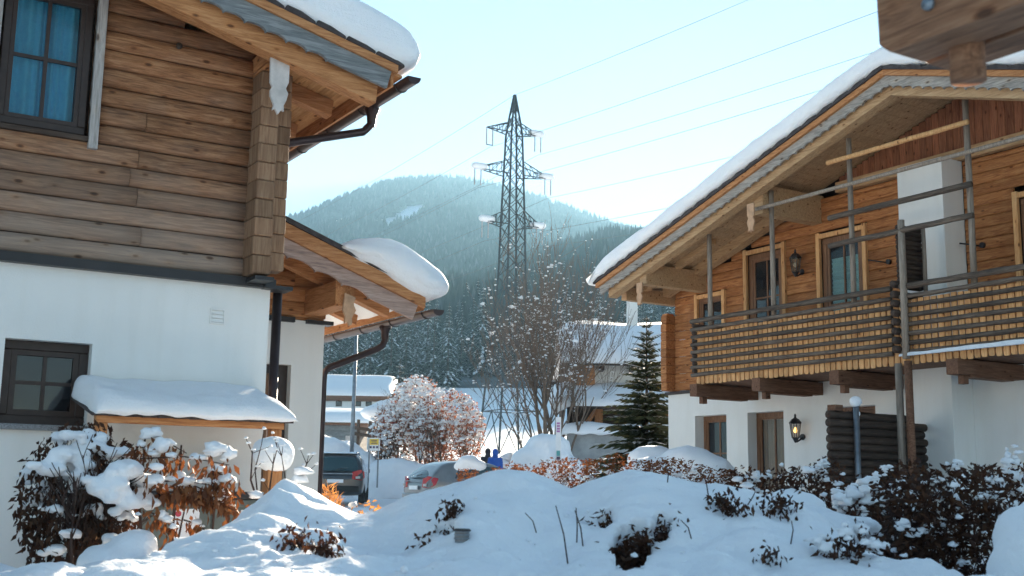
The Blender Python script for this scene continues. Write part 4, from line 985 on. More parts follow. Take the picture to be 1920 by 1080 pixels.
# annexe chalet at the lane (centre right)
d=44.; C0=hd(1064,690,d)
def place(px,py,dd):
    w_=hd(px,py,dd); v_=w_-C0; return Vector((v_.dot(Rt),v_.dot(Hd),w_.z))
def settle(*objs):
    for o_ in objs: o_.location=(C0.x,C0.y,0); o_.rotation_euler=(0,0,-HEAD)
c=place(1064,690,d)
A=thing('chalet','snow laden chalet at the end of the lane beyond the spruce','house')
lx=9.; x0,y0=c.x+.35,c.y; ze=c.z+.12
MB().box((x0+.7,y0+.9,-.2),(x0+lx,y0+8,ze+.35)).build('wall',M_white,A)
MB().box((x0+.05,y0+.55,ze-1.35),(x0+.7,y0+7.5,ze+.3)).build('balcony_side',M_beam_z,A)
for k in range(4): MB().box((x0+.02,y0+.5,ze-1.3+k*.28),(x0+.72,y0+.548,ze-1.05+k*.28)).build('balcony_board',M_beam_x,A)
MB().box((x0+.0,y0+.42,ze-1.35),(x0+.12,y0+.5,ze+.2)).build('post',M_beam_z,A)
rise=1.75
RA=MB().prism([(x0-.35,y0,ze),(x0-.35,y0+4.3,ze+rise),(x0-.35,y0+8.6,ze),(x0-.35,y0+8.6,ze+.14),(x0-.35,y0+4.3,ze+rise+.14),(x0-.35,y0,ze+.14)],(lx+.7,0,0)).build('roof',M_frame,A)
for k in range(5): MB().box((x0+.9+k*1.15,y0+.06,ze-.16),(x0+1.05+k*1.15,y0+.9,ze-.01)).build('rafter_end',M_frame,RA)
cc=place(1184,585,d+3); MB().box((cc.x-.16,cc.y,ze+1.),(cc.x+.25,cc.y+.45,ze+4.0)).build('chimney',M_white,A)
def fn(u,v,t):
    x=x0-.6+(lx+1.2)*u; y=y0-.25+(4.3+4.55)*v; zr=ze+.14+rise*(1-abs(y-y0-4.3)/4.3)
    e=min(1,u/.09,v/.2,(1-v)/.2); e=math.sqrt(max(0,1-(1-e)**2)); rid=max(0,1-abs(v-.51)/.15)*.25
    return (x,y,zr+((.62+.08*noise.noise((x*.6,y*.6,5)))*(.15+.85*e)-rid if t else .01))
sn1=slabgrid('roof_snow',fn,60,50,M_snow,'deep snow on the upper roof of the lane chalet')
# lower canopy / carport
zc=place(1100,772,d-1).z; xa=place(1056,772,d-1.5).x
MB().prism([(xa-.1,y0-2.3,zc+.02),(xa-.1,y0+1.2,zc+.75),(xa-.1,y0+1.2,zc+.87),(xa-.1,y0-2.3,zc+.14)],(lx+1,0,0)).build('canopy',M_frame,A)
for k in range(3):
    xx=xa+1.15+k*2.6; MB().box((xx,y0-1.5,zc-1.4),(xx+.28,y0-1.25,zc+.16)).build('post',M_beam_z,A)
    MB().beam((xx-.7,y0-1.38,zc-1.0),(xx+.05,y0-1.38,zc+.05),.14,.16).build('brace',M_beam_x,A)
MB().box((xa+.25,y0+.6,zc-2.2),(xa+lx,y0+.9,zc+.3)).build('back_wall',M_dark,A)
MB().prism([(xa-.05,y0-2.1,zc-.05),(xa-.05,y0+.9,zc+.6),(xa-.05,y0+.9,zc-1.2),(xa-.05,y0-.4,zc-1.2)],(.06,0,0)).build('side_board',M_dark,A)
def fn2(u,v,t):
    x=xa-.42+(lx+1.2)*u; y=y0-2.6+3.75*v; zr=zc+.15+.73*(y-y0+2.3)/3.5
    e=min(1,u/.08,v/.35); e=math.sqrt(max(0,1-(1-e)**2)); 
    return (x,y,zr+((.4+.08*noise.noise((x*.8,y*.8,9)))*(.15+.85*e) if t else .01-.35*max(0,1-u/.06)))
sn2=slabgrid('canopy_snow',fn2,60,30,M_snow,'snow roll on the carport canopy of the lane chalet')
zw=place(1100,808,d-3).z; xw=place(1064,820,d-3).x; yw=place(1064,820,d-3).y
CW=MB().box((xw,yw,-.5),(xw+7,yw+.3,zw-.05)).build('concrete_wall',M_conc,None,bevel=.03); tag(CW,'grey concrete retaining wall below the lane carport','wall')
def fn3(u,v,t):
    x=xw-.35+7*u; y=yw-.22+2.6*v; e=min(1,u/.06,v/.25); e=math.sqrt(max(0,1-(1-e)**2))
    return (x,y,zw-.04+((.34+.16*noise.noise((x*.9,y*.9,2)))*e if t else -.05-.12*max(0,1-v/.1)*abs(noise.noise((x*1.5,0,0)))))
sn3=slabgrid('wall_snow',fn3,50,20,M_snow,'snow lying along the grey concrete wall')
settle(A,sn1,sn2,CW,sn3)
# farmhouse and shed on the far side of the lane (left)
C0=hd(718,790,118.); c=place(718,790,118.)
fh=thing('farmhouse','long white farmhouse under snow behind the lamp post','house')
bx_=-24.3; by_=0; hz=place(640,742,118.).z
MB().box((bx_,by_,c.z-6),(bx_+24,by_+9,hz+.2)).build('wall',plain('pale_blue_render',(.62,.68,.7),.9,var=.06,scale=1),fh)
MB().prism([(bx_-.8,by_-.9,hz-.35),(bx_-.8,by_+4.5,hz+1.6),(bx_-.8,by_+9.9,hz-.35),(bx_-.8,by_+9.9,hz+.0),(bx_-.8,by_+4.5,hz+1.95),(bx_-.8,by_-.9,hz+.0)],(25.6,0,0)).build('roof',M_cons,fh)
MB().box((bx_,by_-.5,hz-.55),(bx_+24.5,by_-.1,hz-.2)).build('eave_beam',M_cons,fh)
for px in(636,672,692):
    a_=place(px-6,749,118.); b_=place(px+5,762,118.); W=MB().box((a_.x,by_-.04,b_.z),(b_.x,by_+.02,a_.z)).build('window',M_frame,fh); MB().box((a_.x+.08,by_-.05,b_.z+.08),(b_.x-.08,by_-.042,a_.z-.08)).build('pane',M_glassd,W)
def fn4(u,v,t):
    x=bx_-1.2+26.4*u; y=by_-1.1+11.2*v; zr=hz+1.95-1.95*abs(y-by_-4.5)/5.4; e=min(1,u/.04,(1-u)/.04,v/.12,(1-v)/.12); e=math.sqrt(max(0,1-(1-e)**2))
    return (x,y,zr+((.55+.12*noise.noise((x*.4,y*.4,5)))*(.15+.85*e) if t else .01))
sn=slabgrid('roof_snow',fn4,60,30,M_snow,'snow cover on the long white farmhouse roof'); settle(fh,sn)
C0=hd(690,838,84.); c=place(690,838,84.); hz=place(650,798,84.).z; bx_=-13; by_=0
sh=thing('shed','weathered grey wooden shed under a thick snow roof','shed')
for k in range(7): MB().box((bx_,by_,c.z-1+k*.42),(c.x-.8,by_+.2,c.z-.6+k*.42)).build('plank',M_grey,sh)
MB().box((bx_,by_+.21,c.z-1),(c.x-.8,by_+6,hz)).build('wall_core',M_dark,sh)
for px in(618,652):
    a_=place(px-4,817,84.); b_=place(px+4,826,84.); MB().box((a_.x,by_-.05,b_.z),(b_.x,by_-.01,a_.z)).build('window',M_pale,sh)
MB().box((bx_-.5,by_-.7,hz),(c.x+.0,by_+6,hz+.16)).build('roof',M_cons,sh)
def fn5(u,v,t):
    x=bx_-.9+(c.x-bx_+1.3)*u; y=by_-1.0+7*v; e=min(1,(1-u)/.07,v/.3); e=math.sqrt(max(0,1-(1-e)**2)); zr=hz+.17+.9*min(v,.6)
    return (x,y,zr+((.75+.08*noise.noise((x*.6,y*.6,3)))*(.2+.8*e) if t else .0))
sn=slabgrid('roof_snow',fn5,50,26,M_snow,'thick snow roll on the grey wooden shed')
settle(sh,sn)
# ------------------------------------------------------------ vegetation helpers
def leaf_mesh(name,P,size,mat,parent=None,droop=.6,asp=.42,dirs=None):
    """one small folded blade per point"""
    P=np.asarray(P,float); k=len(P); s=np.asarray(size)*np.ones(k)*(.65+.7*np.random.rand(k))
    th=np.random.rand(k)*2*np.pi; el=np.clip(np.random.normal(-droop,.45,k),-1.5,1.0)
    d=np.stack([np.cos(th)*np.cos(el),np.sin(th)*np.cos(el),np.sin(el)],1)
    r_=np.random.normal(size=(k,3)); sd=np.cross(d,r_); sd/=np.linalg.norm(sd,axis=1)[:,None]+1e-9; nn=np.cross(sd,d)
    a=P; tip=P+d*s[:,None]; m=P+d*(s*.45)[:,None]; w_=(s*asp*.5)[:,None]; up=nn*(s*.14)[:,None]
    V=np.stack([a,m+sd*w_+up,tip,m-sd*w_+up],1).reshape(-1,3); f=np.arange(k*4).reshape(k,4)
    o=npmesh(name,V,f,mat,None); 
    if parent is not None:
        o.parent=parent; o.location=-Vector(parent.location)
    o['kind']='stuff'; return o
def grow(mb,tips,p,d,L,r_,lev,rd,spread=.5,up=.12,nseg=4,kids=(2,4),wander=.12,minr=.004,n=5,curve=None):
    pts=[p.copy()];rr=[r_]; q=p.copy(); dd=d.normalized()
    for i in range(nseg):
        dd=(dd+Vector((rd.gauss(0,wander),rd.gauss(0,wander),rd.gauss(0,wander)*.6+up))).normalized(); q=q+dd*L/nseg; pts.append(q.copy()); rr.append(max(minr,r_*(1-.62*(i+1)/nseg)))
    mb.tube(pts,rr,n if lev>1 else 4 if lev else 3,cap=False)
    tips+= [(x,lev) for x in pts[1:]]
    if lev<=0: return
    for c in range(rd.randint(*kids)):
        t=rd.uniform(.3,1); i=min(nseg-1,int(t*nseg)); b=pts[i].lerp(pts[i+1],t*nseg-i)
        ax_=Vector((rd.gauss(0,1),rd.gauss(0,1),rd.gauss(0,.5))); nd=(dd+ax_.normalized()*spread*rd.uniform(.7,1.3)).normalized()
        grow(mb,tips,b,nd,L*rd.uniform(.5,.78),max(minr,rr[i]*.6),lev-1,rd,spread,up,nseg,kids,wander,minr,n)
ICO=None
def clump_mesh(name,C,Rr,mat,parent=None,flat=.72,amp=.28,sub=2):
    """irregular snow clumps as one joined part"""
    bm=bmesh.new(); bmesh.ops.create_icosphere(bm,subdivisions=sub,radius=1); T=np.array([v.co[:] for v in bm.verts]); Fc=np.array([[v.index for v in f.verts] for f in bm.faces]); bm.free()
    Vs=[];Fs=[];o=0
    for i,(c,r_) in enumerate(zip(C,Rr)):
        ph=np.random.rand(3)*9; sc=np.array([np.random.uniform(.75,1.3),np.random.uniform(.75,1.3),flat*np.random.uniform(.8,1.15)])
        nz=1+amp*(np.sin(T[:,0]*2.3+ph[0])*np.sin(T[:,1]*2.7+ph[1])+.6*np.sin(T[:,2]*4.1+T[:,0]*3.3+ph[2])+.45*np.sin(T[:,1]*7+T[:,0]*6+ph[0])+.35*np.sin(T[:,2]*9+T[:,1]*8+ph[1]))
        V=T*nz[:,None]*sc*r_; V[:,2]=np.where(V[:,2]<0,V[:,2]*.55,V[:,2]); Vs.append(V+np.array(c)); Fs.append(Fc+o); o+=len(T)
    ob=npmesh(name,np.concatenate(Vs),np.concatenate(Fs),mat,None,True)
    if parent is not None: ob.parent=parent; ob.location=-Vector(parent.location)
    ob['kind']='stuff'; return ob
def bush(name,label,base,rx,ry,h,nleaf,lsize,mat,seed,nclump=0,crad=.1,stems=6,lev=2,droop=.7,group=None,top=False,cat='shrub',shell=.35,twigmat=None,snowmat_=None,box=False,asp=.42,spread=.55):
    rd=random.Random(seed); np.random.seed(seed); base=Vector(base)
    T=thing(name,label,cat,base,group); mb=MB(); tips=[]
    for i in range(stems):
        a_=rd.uniform(0,6.28); b=base+Vector((math.cos(a_)*rx*rd.uniform(.1,.75),math.sin(a_)*ry*rd.uniform(.1,.75),-.05))
        d_=Vector(((b.x-base.x)*.35/max(rx,.1),(b.y-base.y)*.35/max(ry,.1),1))
        grow(mb,tips,b,d_,h*rd.uniform(.36,.46),.012*h+.004,lev,rd,spread=spread,up=.1,kids=(3,5),minr=.003)
    mb.build('branches',twigmat or M_twig,T)
    k=nleaf; u=np.random.normal(size=(k,3)); u/=np.linalg.norm(u,axis=1)[:,None]; rr=np.random.rand(k)**shell
    if box:
        q=np.random.rand(k,3)*2-1; Pp=np.stack([q[:,0]*rx,q[:,1]*ry,(q[:,2]*.5+.5)*h],1); Pp[:,2]*=1+.10*np.sin(Pp[:,0]*5+seed)*np.cos(Pp[:,1]*4)
    else: Pp=np.stack([u[:,0]*rr*rx,u[:,1]*rr*ry,h*.5+u[:,2]*rr*h*.5],1)
    lump=np.array([noise.noise(Vector((p[0]*2.2/max(.4,rx)*1.4+seed,p[1]*2.2,p[2]*2.2))) for p in Pp]); keep=lump>-.22; Pp=Pp[keep]
    if len(Pp): leaf_mesh('leaves',Pp+np.array(base),lsize,mat,T,droop,asp)
    if nclump:
        C=[];Rr=[]
        for i in range(nclump):
            if top: x,y=rd.uniform(-1,1),rd.uniform(-1,1); c=base+Vector((x*rx,y*ry,h*(.93+.1*rd.random()) if box else h*(.5+.5*math.sqrt(max(0,1-(x*x+y*y)*.8)))))
            else:
                v=Vector((rd.gauss(0,1),rd.gauss(0,1),rd.gauss(.35,.8))).normalized(); s=rd.random()**.3*(.98); c=base+Vector((v.x*rx*s,v.y*ry*s,h*.5+v.z*h*.5*s))
            C.append(tuple(c)); Rr.append(crad*rd.uniform(.35,1.25)**1.3)
        clump_mesh('snow_clumps',C,Rr,snowmat_ or M_snow,T)
    return T
def gz(l,d): return terrain(l,d)
def gp(px,d,dz=0):
    l=(px-960)/2200.*d*1.0; return ld(l,d,terrain(l,d)+dz)
# ------------------------------------------------------------ midground snow banks
def bank(name,label,pts,voxel=.12,disp=.12,mat=None):
    o=lumps(name,pts,voxel,mat or M_snow,None,disp,8); tag(o,label,'snow bank'); return o
def bankrow(pxs,ys,d,r_,dd=0,seed=0):
    rd=random.Random(seed); out=[]
    for px,y in zip(pxs,ys):
        for k in range(3):
            dk=d+dd*(k/2.)+rd.uniform(-.3,.3); t=hd(px+rd.uniform(-8,8),y,dk); rr=r_*rd.uniform(.7,1.1)
            out.append(((t.x,t.y,t.z-rr*.8),(rr*1.2,rr*1.2,rr*.8)))
            out.append(((t.x,t.y,t.z-rr*1.9),(rr*1.6,rr*1.6,rr*1.3)))
    return out
bank('snow_bank','ploughed snow bank behind the dark parked car',bankrow([588,610,640,670,690],[812,818,825,842,862],46,.8,2,1))
bank('snow_bank','rough ploughed snow heap between the two parked cars',bankrow([708,722,742,764,788,812],[868,860,858,862,868,884],45,.75,1.5,2))
bank('snow_bank','snow heap around the foot of the grey lane wall',bankrow([1000,1025,1050,1150,1180],[838,812,850,862,858],37,.6,1,4),.1)
# ------------------------------------------------------------ cars
def car(name,label,loc,rot,Lc,Wc,Hc,belt,paint,suv=False,rails=False,snow=False):
    T=thing(name,label,'car',(0,0,0)); hw_=Wc/2; wr=hw_*.78
    st=[(0,.46,.80,.86),(.06,.34,belt-.02,.95),(.16,.28,belt+.10,.98),(.34 if suv else .5,.25,Hc-.10,1),(.62 if suv else .85,.24,Hc-.01,1),(1.5,.24,Hc,1),(2.3,.24,Hc-.03,1),(Lc*.64,.24,Hc-.2,1),(Lc*.75,.25,belt+.06,.99),(Lc*.88,.27,belt-.05,.96),(Lc*.97,.33,belt-.16,.88),(Lc,.42,.66,.76)]
    V=[];k=9
    for x,zb_,zt,wf in st:
        w_=hw_*wf; bl_=min(belt,zt-.015); g_=max(0,zt-belt); wt=w_-(w_-wr)*min(1,g_/(Hc-belt))
        half=[(w_*.8,zb_),(w_*.97,zb_+.06),(w_,(zb_+bl_)/2),(w_*.985,bl_-.06),(w_*.955,bl_),(w_*.955-(w_*.955-wt)*.55,bl_+g_*.55),(wt,bl_+g_*.88),(wt*.8,zt-.005),(0,zt+.015*(g_>0.2))]
        V+=[(x,-a_,b_) for a_,b_ in half]+[(x,a_,b_) for a_,b_ in half[:-1][::-1]]
    m=2*k-1; n=len(st); f=[]
    for i in range(n-1):
        for j in range(m-1): f.append((i*m+j,i*m+j+1,(i+1)*m+j+1,(i+1)*m+j))
        f.append((i*m+m-1,i*m,(i+1)*m,(i+1)*m+m-1))
    f+= [tuple(range(m-1,-1,-1)),tuple((n-1)*m+j for j in range(m))]
    bd=MB().add(V,f).build('body',paint,T,True); ss=bd.modifiers.new('s','SUBSURF'); ss.levels=2; ss.render_levels=2
    x0,x1=(.12,.37) if suv else (.13,.62); z0,z1=belt+.05,Hc-.13; w0,w1=hw_*.80,wr*.86
    sl=(lambda t:x0+(x1-x0)*t-.05)
    gl=[];ng=8
    for j in range(5):
        t=j/4; w_=w0+(w1-w0)*t
        for i in range(ng+1):
            u=-1+2*i/ng; gl.append((sl(t)+.07*u*u-.015*(1-u*u)-.03*math.sin(math.pi*t),u*w_,z0+(z1-z0)*t))
    MB().add(gl,[(j*(ng+1)+i,j*(ng+1)+i+1,(j+1)*(ng+1)+i+1,(j+1)*(ng+1)+i) for j in range(4) for i in range(ng)]).build('rear_window',M_cglass,T,True)
    MB().tube([(sl(.05)-.05,.02,z0+.03),(sl(.1)-.055,-w0*.5,z0+.1)],.012,5).build('wiper',M_black,T)
    for s in(-1,1):
        pts=[(x1+.25,belt+.04),(x1+.45,Hc-.14),(Lc*.6,Hc-.17),(Lc*.70,belt+.04)]
        yy=lambda z_: s*(hw_*.955-(hw_*.955-wr)*min(1,(z_-belt)/(Hc-belt)/.9)+.012)
        MB().prism([(a_,yy(b_),b_) for a_,b_ in pts],(0,-s*.01,0)).build('side_window',M_cglass,T)
        tl=[(-.03,s*hw_*.60,belt-.22),(-.015,s*hw_*.60,belt+.02),(.04,s*hw_*.88,belt+.09),(.30,s*(hw_*.975+.015),belt+.03),(.20,s*(hw_+.012),belt-.16),(.02,s*hw_*.92,belt-.25)]
        tz=MB().prism(tl,(.05,-s*.03,0)).build('tail_light',M_red,T,bevel=.015)
        MB().prism([(-.042,s*hw_*.70,belt-.20),(-.035,s*hw_*.70,belt-.13),(-.012,s*hw_*.86,belt-.12),(-.018,s*hw_*.86,belt-.19)],(.02,0,0)).build('reversing_lamp',M_pale,tz)
        for wx in(.78,Lc-.85):
            w_=MB().lathe((0,0,0),[(.20,-.1),(.30,-.1),(.33,-.07),(.33,.07),(.30,.1),(.20,.1)],24); w_.v=[(wx+a_,s*(hw_-.1)+c_,.33+b_) for a_,b_,c_ in w_.v]
            W=w_.build('wheel',M_rubber,T,True); rm=MB().tube([(wx,s*(hw_-.02),.33),(wx,s*(hw_-.19),.33)],.205,14).build('rim',M_steel,W)
        MB().box((Lc*.66,s*hw_*1.0-.06,belt+.02),(Lc*.66+.12,s*hw_*1.0+.1*s+.06,belt+.15)).build('mirror',paint,T,bevel=.03)
        if rails: MB().tube([(x1+.2,s*wr*.86,Hc-.02),(x1+.4,s*wr*.86,Hc+.05),(Lc*.55,s*wr*.86,Hc+.05),(Lc*.6,s*wr*.86,Hc-.02)],.018,6).build('roof_rail',M_steel,T)
    MB().box((-.06,-hw_*.83,.36),(.1,hw_*.83,.56)).build('bumper',M_rubber if suv else paint,T,bevel=.04)
    MB().box((-.055,-.26,.66),(-.035,.26,.77)).build('licence_plate',M_label,T)
    MB().box((-.04,-hw_*.6,belt-.06),(-.02,hw_*.6,belt-.035)).build('trim_strip',M_steel,T)
    T.location=loc; T.rotation_euler=(0,0,rot)
    if snow:
        def fn(u,v,t): 
            e=min(1,u/.2,(1-u)/.2,v/.2,(1-v)/.2); e=math.sqrt(max(0,1-(1-e)**2)); x=x1+.1+(Lc*.55-x1)*u; y=(-1+2*v)*wr*.9
            return (x,y,Hc+.0+(.05+.05*noise.noise((x*2,y*2,1)))*e*(1 if t else 0))
        o=slabgrid('car_snow',fn,20,14,M_snow,'thin snow left on the dark car roof'); o.location=loc; o.rotation_euler=(0,0,rot)
    return T
def carpaint(name,col):
    m,nt,bs=newmat(name); v,_,_=coords(nt,(1,1,1)); n_=tex(nt,v,2.5,5); c=ramp(nt,n_,[(.3,tuple(x*.8 for x in col)),(.7,tuple(x*1.2 for x in col))]); nt.links.new(c,bs.inputs['Base Color']); bs.inputs['Metallic'].default_value=.35; bs.inputs['Roughness'].default_value=.3; bs.inputs['Coat Weight'].default_value=.6; bs.inputs['Coat Roughness'].default_value=.08; return m
M_cglass=glassmat('car_glass',(.015,.05,.06),.05,.92)
d=38.5
car('parked_car','dark parked estate car half hidden by the annexe corner',(0,0,0),0,4.5,1.85,1.62,1.0,carpaint('dark_car_paint',(.035,.04,.045)),True,True,True)
T=COL.objects['parked_car']; ctr=hd(627,944,d); hv=HEAD+R(-4.5); fwd=Vector((math.sin(hv),math.cos(hv),0)); T.location=(ctr.x,ctr.y,ctr.z); T.rotation_euler=(0,0,math.atan2(fwd.y,fwd.x))
cs=COL.objects['car_snow']; cs.location=T.location; cs.rotation_euler=T.rotation_euler
d=34.; ctr=hd(776,962,d)
T=car('parked_car','grey hatchback with a red tail lamp behind the snow bank',(ctr.x,ctr.y,ctr.z),R(0),3.9,1.68,1.5,.95,carpaint('grey_car_paint',(.16,.17,.18)))
# buried cars further along the lane
o=lumps('buried_car',[((0,0,.55),(1.9,.8,.5)),((0,0,1.0),(1.1,.7,.45)),((.3,0,1.35),(1.0,.65,.25))],.1,M_snow); q=hd(775,800,52.); o.location=(q.x,q.y,hd(775,818,52.).z); tag(o,'parked car buried under fresh snow beside the russet bush','car')
b=MB().box((-.9,-.86,.15),(.9,-.66,.62)).build('flank',carpaint('silver_car',(.3,.3,.3)),None); b.parent=o
o=lumps('buried_car',[((0,0,.8),(1.7,.8,.5)),((0,0,1.1),(1.1,.7,.35))],.1,M_snow); q=hd(742,795,50.); o.location=(q.x,q.y,hd(742,812,50.).z); tag(o,'snow covered car showing a strip of red paint','car')
b=MB().box((-1.,-.84,.35),(1.,-.7,.62)).build('flank',carpaint('red_car',(.35,.02,.03)),None); b.parent=o
# ------------------------------------------------------------ lamp post, signs, fence
d=43.5; a_=hd(659,862,d); t_=hd(668,628,d)
LP=thing('street_lamp','tall grey steel lamp post between annexe and lane','lamp post',(a_.x,a_.y,a_.z-1))
MB().tube([(a_.x,a_.y,a_.z-1.),(a_.x,a_.y,a_.z+1.5),(a_.x,a_.y,t_.z+.3)],[.085,.075,.06],12).build('pole',M_steel,LP,True)
MB().lathe((a_.x,a_.y,t_.z+.25),[(.06,0),(.16,.06),(.2,.14),(.12,.2),(0,.22)],14).build('lamp_head',M_steel,LP,True)
M_yel=plain('yellow_sign',(.75,.5,.06),.5,var=.08); M_mark=plain('sign_mark',(.08,.06,.12),.6)
d=39.; p=hd(690,826,d); s0=hd(704,842,d); 
def flat(px0,py0,px1,py1,dd,th=.03):
    a_=hd(px0,py0,dd);b_=hd(px1,py1,dd); return a_,b_
SG=thing('road_sign','yellow and white notice sign standing in the snow','sign',(p.x,p.y,0))
def panel(px0,py0,px1,py1,dd,mat,parent,name,th=.03,bev=0):
    a_=hd(px0,py0,dd);b_=hd(px1,py0,dd);c_=hd(px1,py1,dd);e_=hd(px0,py1,dd); return MB().prism([e_,c_,b_,a_],Hd*th).build(name,mat,parent,bevel=bev)
panel(691,821,712,845,d,M_label,SG,'board'); y_=panel(693,823,710,834,d-.02,M_yel,SG,'yellow_panel',.015)
for i in range(3): panel(696+i%2,825+i*3,707-i%2,826.2+i*3,d-.03,M_mark,y_,'print_line',.006)
for x_ in(695,701,707): panel(x_-1.8,836.5,x_+1.8,840.5,d-.03,M_mark,SG,'pictogram',.006)
for x_ in(692.5,709.5):
    a_=hd(x_,845,d+.02); MB().tube([a_+Kz*.4,(a_.x,a_.y,a_.z-1.2)],.025,6).build('post',M_steel,SG)
M_pink=plain('pink_print',(.45,.2,.4),.6); M_teal=plain('teal_print',(.1,.35,.35),.6)
d=36.; BN=thing('banner_sign','tall narrow white banner with pink lettering by the concrete wall','sign',hd(1046,860,d))
panel(1042,782,1052,864,d,M_label,BN,'board',.04)
for i in range(4): panel(1044,792+i*5,1050,795.5+i*5,d-.02,M_pink,BN,'lettering',.01)
panel(1043.5,845,1050,855,d-.02,M_teal,BN,'picture',.01); panel(1043.5,856,1050,862,d-.02,M_mark,BN,'picture',.01)
d=58.; FN=thing('wooden_fence','low dark rail fence in the snow behind the bushes','fence',hd(690,830,d))
for k in range(7):
    a_=hd(672+k*22,800+k*3,d); MB().box((a_.x-.06,a_.y-.06,a_.z-1.5),(a_.x+.06,a_.y+.06,a_.z+.35)).build('post',M_dark,FN)
for z_ in(0,11): MB().beam(hd(664,802+z_,d-.1),hd(812,822+z_,d-.1),.08,.16).build('rail',M_dark,FN)
# ------------------------------------------------------------ people
def person(px,py_head,d,label,jac,trou,lean=0,hood=True):
    top=hd(px,py_head,d); z0=top.z-1.76; b=Vector((top.x,top.y,z0)); T=thing('person',label,'person',b)
    def S(x,y,z): return b+Rt*x+Hd*y+Kz*z
    M_skin=MATS.get('skin') or plain('skin',(.55,.35,.27),.6,var=.05)
    body=[(S(0,.02,1.63),(.085,.1,.12)),(S(0,0,1.5),(.055,.055,.08)),(S(0,0,1.3),(.16,.1,.18)),(S(0,0,1.05),(.14,.1,.2)),(S(0,0,.9),(.15,.11,.12))]
    for s in(-1,1):
        body+= [(S(s*.09,0,.78-i*.12),(.085-.006*i,.085-.006*i,.1)) for i in range(6)]+[(S(s*.1,-.05,.06),(.05,.12,.05))]
        body+= [(S(s*(.2+.012*i),-.02*i,1.38-i*.1),(.055-.003*i,)*3) for i in range(6)]+[(S(s*.27,-.1,.82),(.04,.04,.06))]
    o=lumps('body',body,.035,M_skin,None,0,3); o.parent=T; o.location=-b
    jk=[(S(0,0,1.38),(.21,.15,.14)),(S(0,0,1.2),(.2,.15,.18)),(S(0,0,1.0),(.2,.15,.18)),(S(0,0,.86),(.19,.15,.1))]
    for s in(-1,1): jk+=[(S(s*(.2+.014*i),-.02*i,1.4-i*.1),(.085-.004*i,)*3) for i in range(6)]
    o=lumps('jacket',jk,.03,jac,None,.015,3); o.parent=T; o.location=-b
    hk=[(S(0,-.02,1.66),(.12,.125,.15)),(S(0,-.04,1.5),(.12,.11,.09))] if hood else [(S(0,0,1.7),(.105,.12,.09))]
    o=lumps('hood' if hood else 'cap',hk,.03,jac if hood else M_black,None,.01,2); o.parent=T; o.location=-b
    tr=[]
    for s in(-1,1): tr+=[(S(s*.095,0,.82-i*.12),(.1-.004*i,.1-.004*i,.1)) for i in range(6)]
    o=lumps('trousers',tr,.03,trou,None,.01,3); o.parent=T; o.location=-b
M_bluej=plain('blue_jacket',(.01,.09,.42),.6,var=.15); M_drk=plain('dark_cloth',(.02,.02,.03),.8)
person(929,843,44.,'person in a bright blue hooded jacket seen from behind over the hedge',M_bluej,M_drk)
person(915,842,45.5,'person in dark clothes standing left of the blue jacket',M_drk,M_drk,hood=True)
# ------------------------------------------------------------ trees and bushes along the lane
np.random.seed(3)
rd=random.Random(12); b=gp(1036,41); b.z=hd(1036,868,41.).z-.4
TR=thing('bare_tree','tall bare multi-stemmed tree carrying balls of snow beside the pylon','tree',b); mb=MB(); tips=[]
for (dx,L_,r_) in((-.75,3.4,.05),(-.5,3.8,.06),(-.25,4.1,.07),(-.05,4.4,.08),(.2,4.5,.07),(.45,4.2,.06),(.75,3.6,.05),(-1.0,2.8,.045),(.05,3.6,.06),(-.35,3.2,.05),(.3,3.2,.05),(1.0,2.9,.04)):
    grow(mb,tips,b+Rt*dx*.5+Hd*rd.uniform(-.3,.3),Rt*dx*.42+Hd*rd.uniform(-.25,.25)+Kz,L_,r_,3,rd,spread=.55,up=.10,nseg=6,kids=(4,6),wander=.11,minr=.006)
mb.build('trunk_and_branches',plain('tan_bark',(.17,.12,.09),.9,var=.3,scale=8),TR)
cand=[t for t,l in tips if t.z>b.z+1.2]; rd.shuffle(cand); clump_mesh('snow_clumps',[tuple(t+Kz*.015) for t in cand[:1000]],[rd.uniform(.015,.042)*(2.2 if rd.random()<.06 else 1) for _ in range(1000)],M_snow,TR,.8)
bush('russet_bush','big russet leaved bush loaded with snow left of the pylon',gp(845,47,-.3)+Kz*1.0,1.55,1.4,3.6,5200,.12,M_leafr,5,900,.085,12,3,cat='shrub',twigmat=M_bark)
bush('russet_bush','pale snow filled bush behind the buried car',gp(788,49,-.3)+Kz*1.0,1.4,1.2,4.2,3000,.12,M_leafr,6,1200,.085,12,3,cat='shrub',twigmat=M_bark)
bush('columnar_bush','slim upright russet bush by the yellow sign',gp(719,46,-.3)+Kz*.8,.45,.45,3.1,1000,.11,M_leafr,8,200,.075,4,2,cat='shrub')
T=spruce('spruce_tree','small dark conifer smothered in snow behind the russet bushes',5.3,1.5,77,gp(752,51,.4),whorls=17,nb=8,seg=3,snowp=.95,droop=.35,cross=True)
T['category']='tree'
rd=random.Random(4)
for i,(px,dd,lab) in enumerate(((1002,43,'dark snowy thicket just right of the people'),(966,46,'leafless thicket behind the people at the pylon foot'))):
    bush('thicket',lab,gp(px,dd,.2),.9,.7,1.7,500,.1,M_leafd,20+i,60,.22,10,3,twigmat=M_bark)
q=on(1213,868,X=13.0); SP=spruce('spruce_tree','young green spruce with snowy boughs at the right chalet corner',3.5,1.1,91,(0,0,0),nmat=M_needle2,whorls=26,nb=8,seg=6,snowp=.85,droop=.3,twl=.42,tw=.06,cross=True,rise=.42)
tp=hd(1220,585,23.); bt=hd(1213,872,23.); SP.location=(bt.x,bt.y,tp.z-3.5)
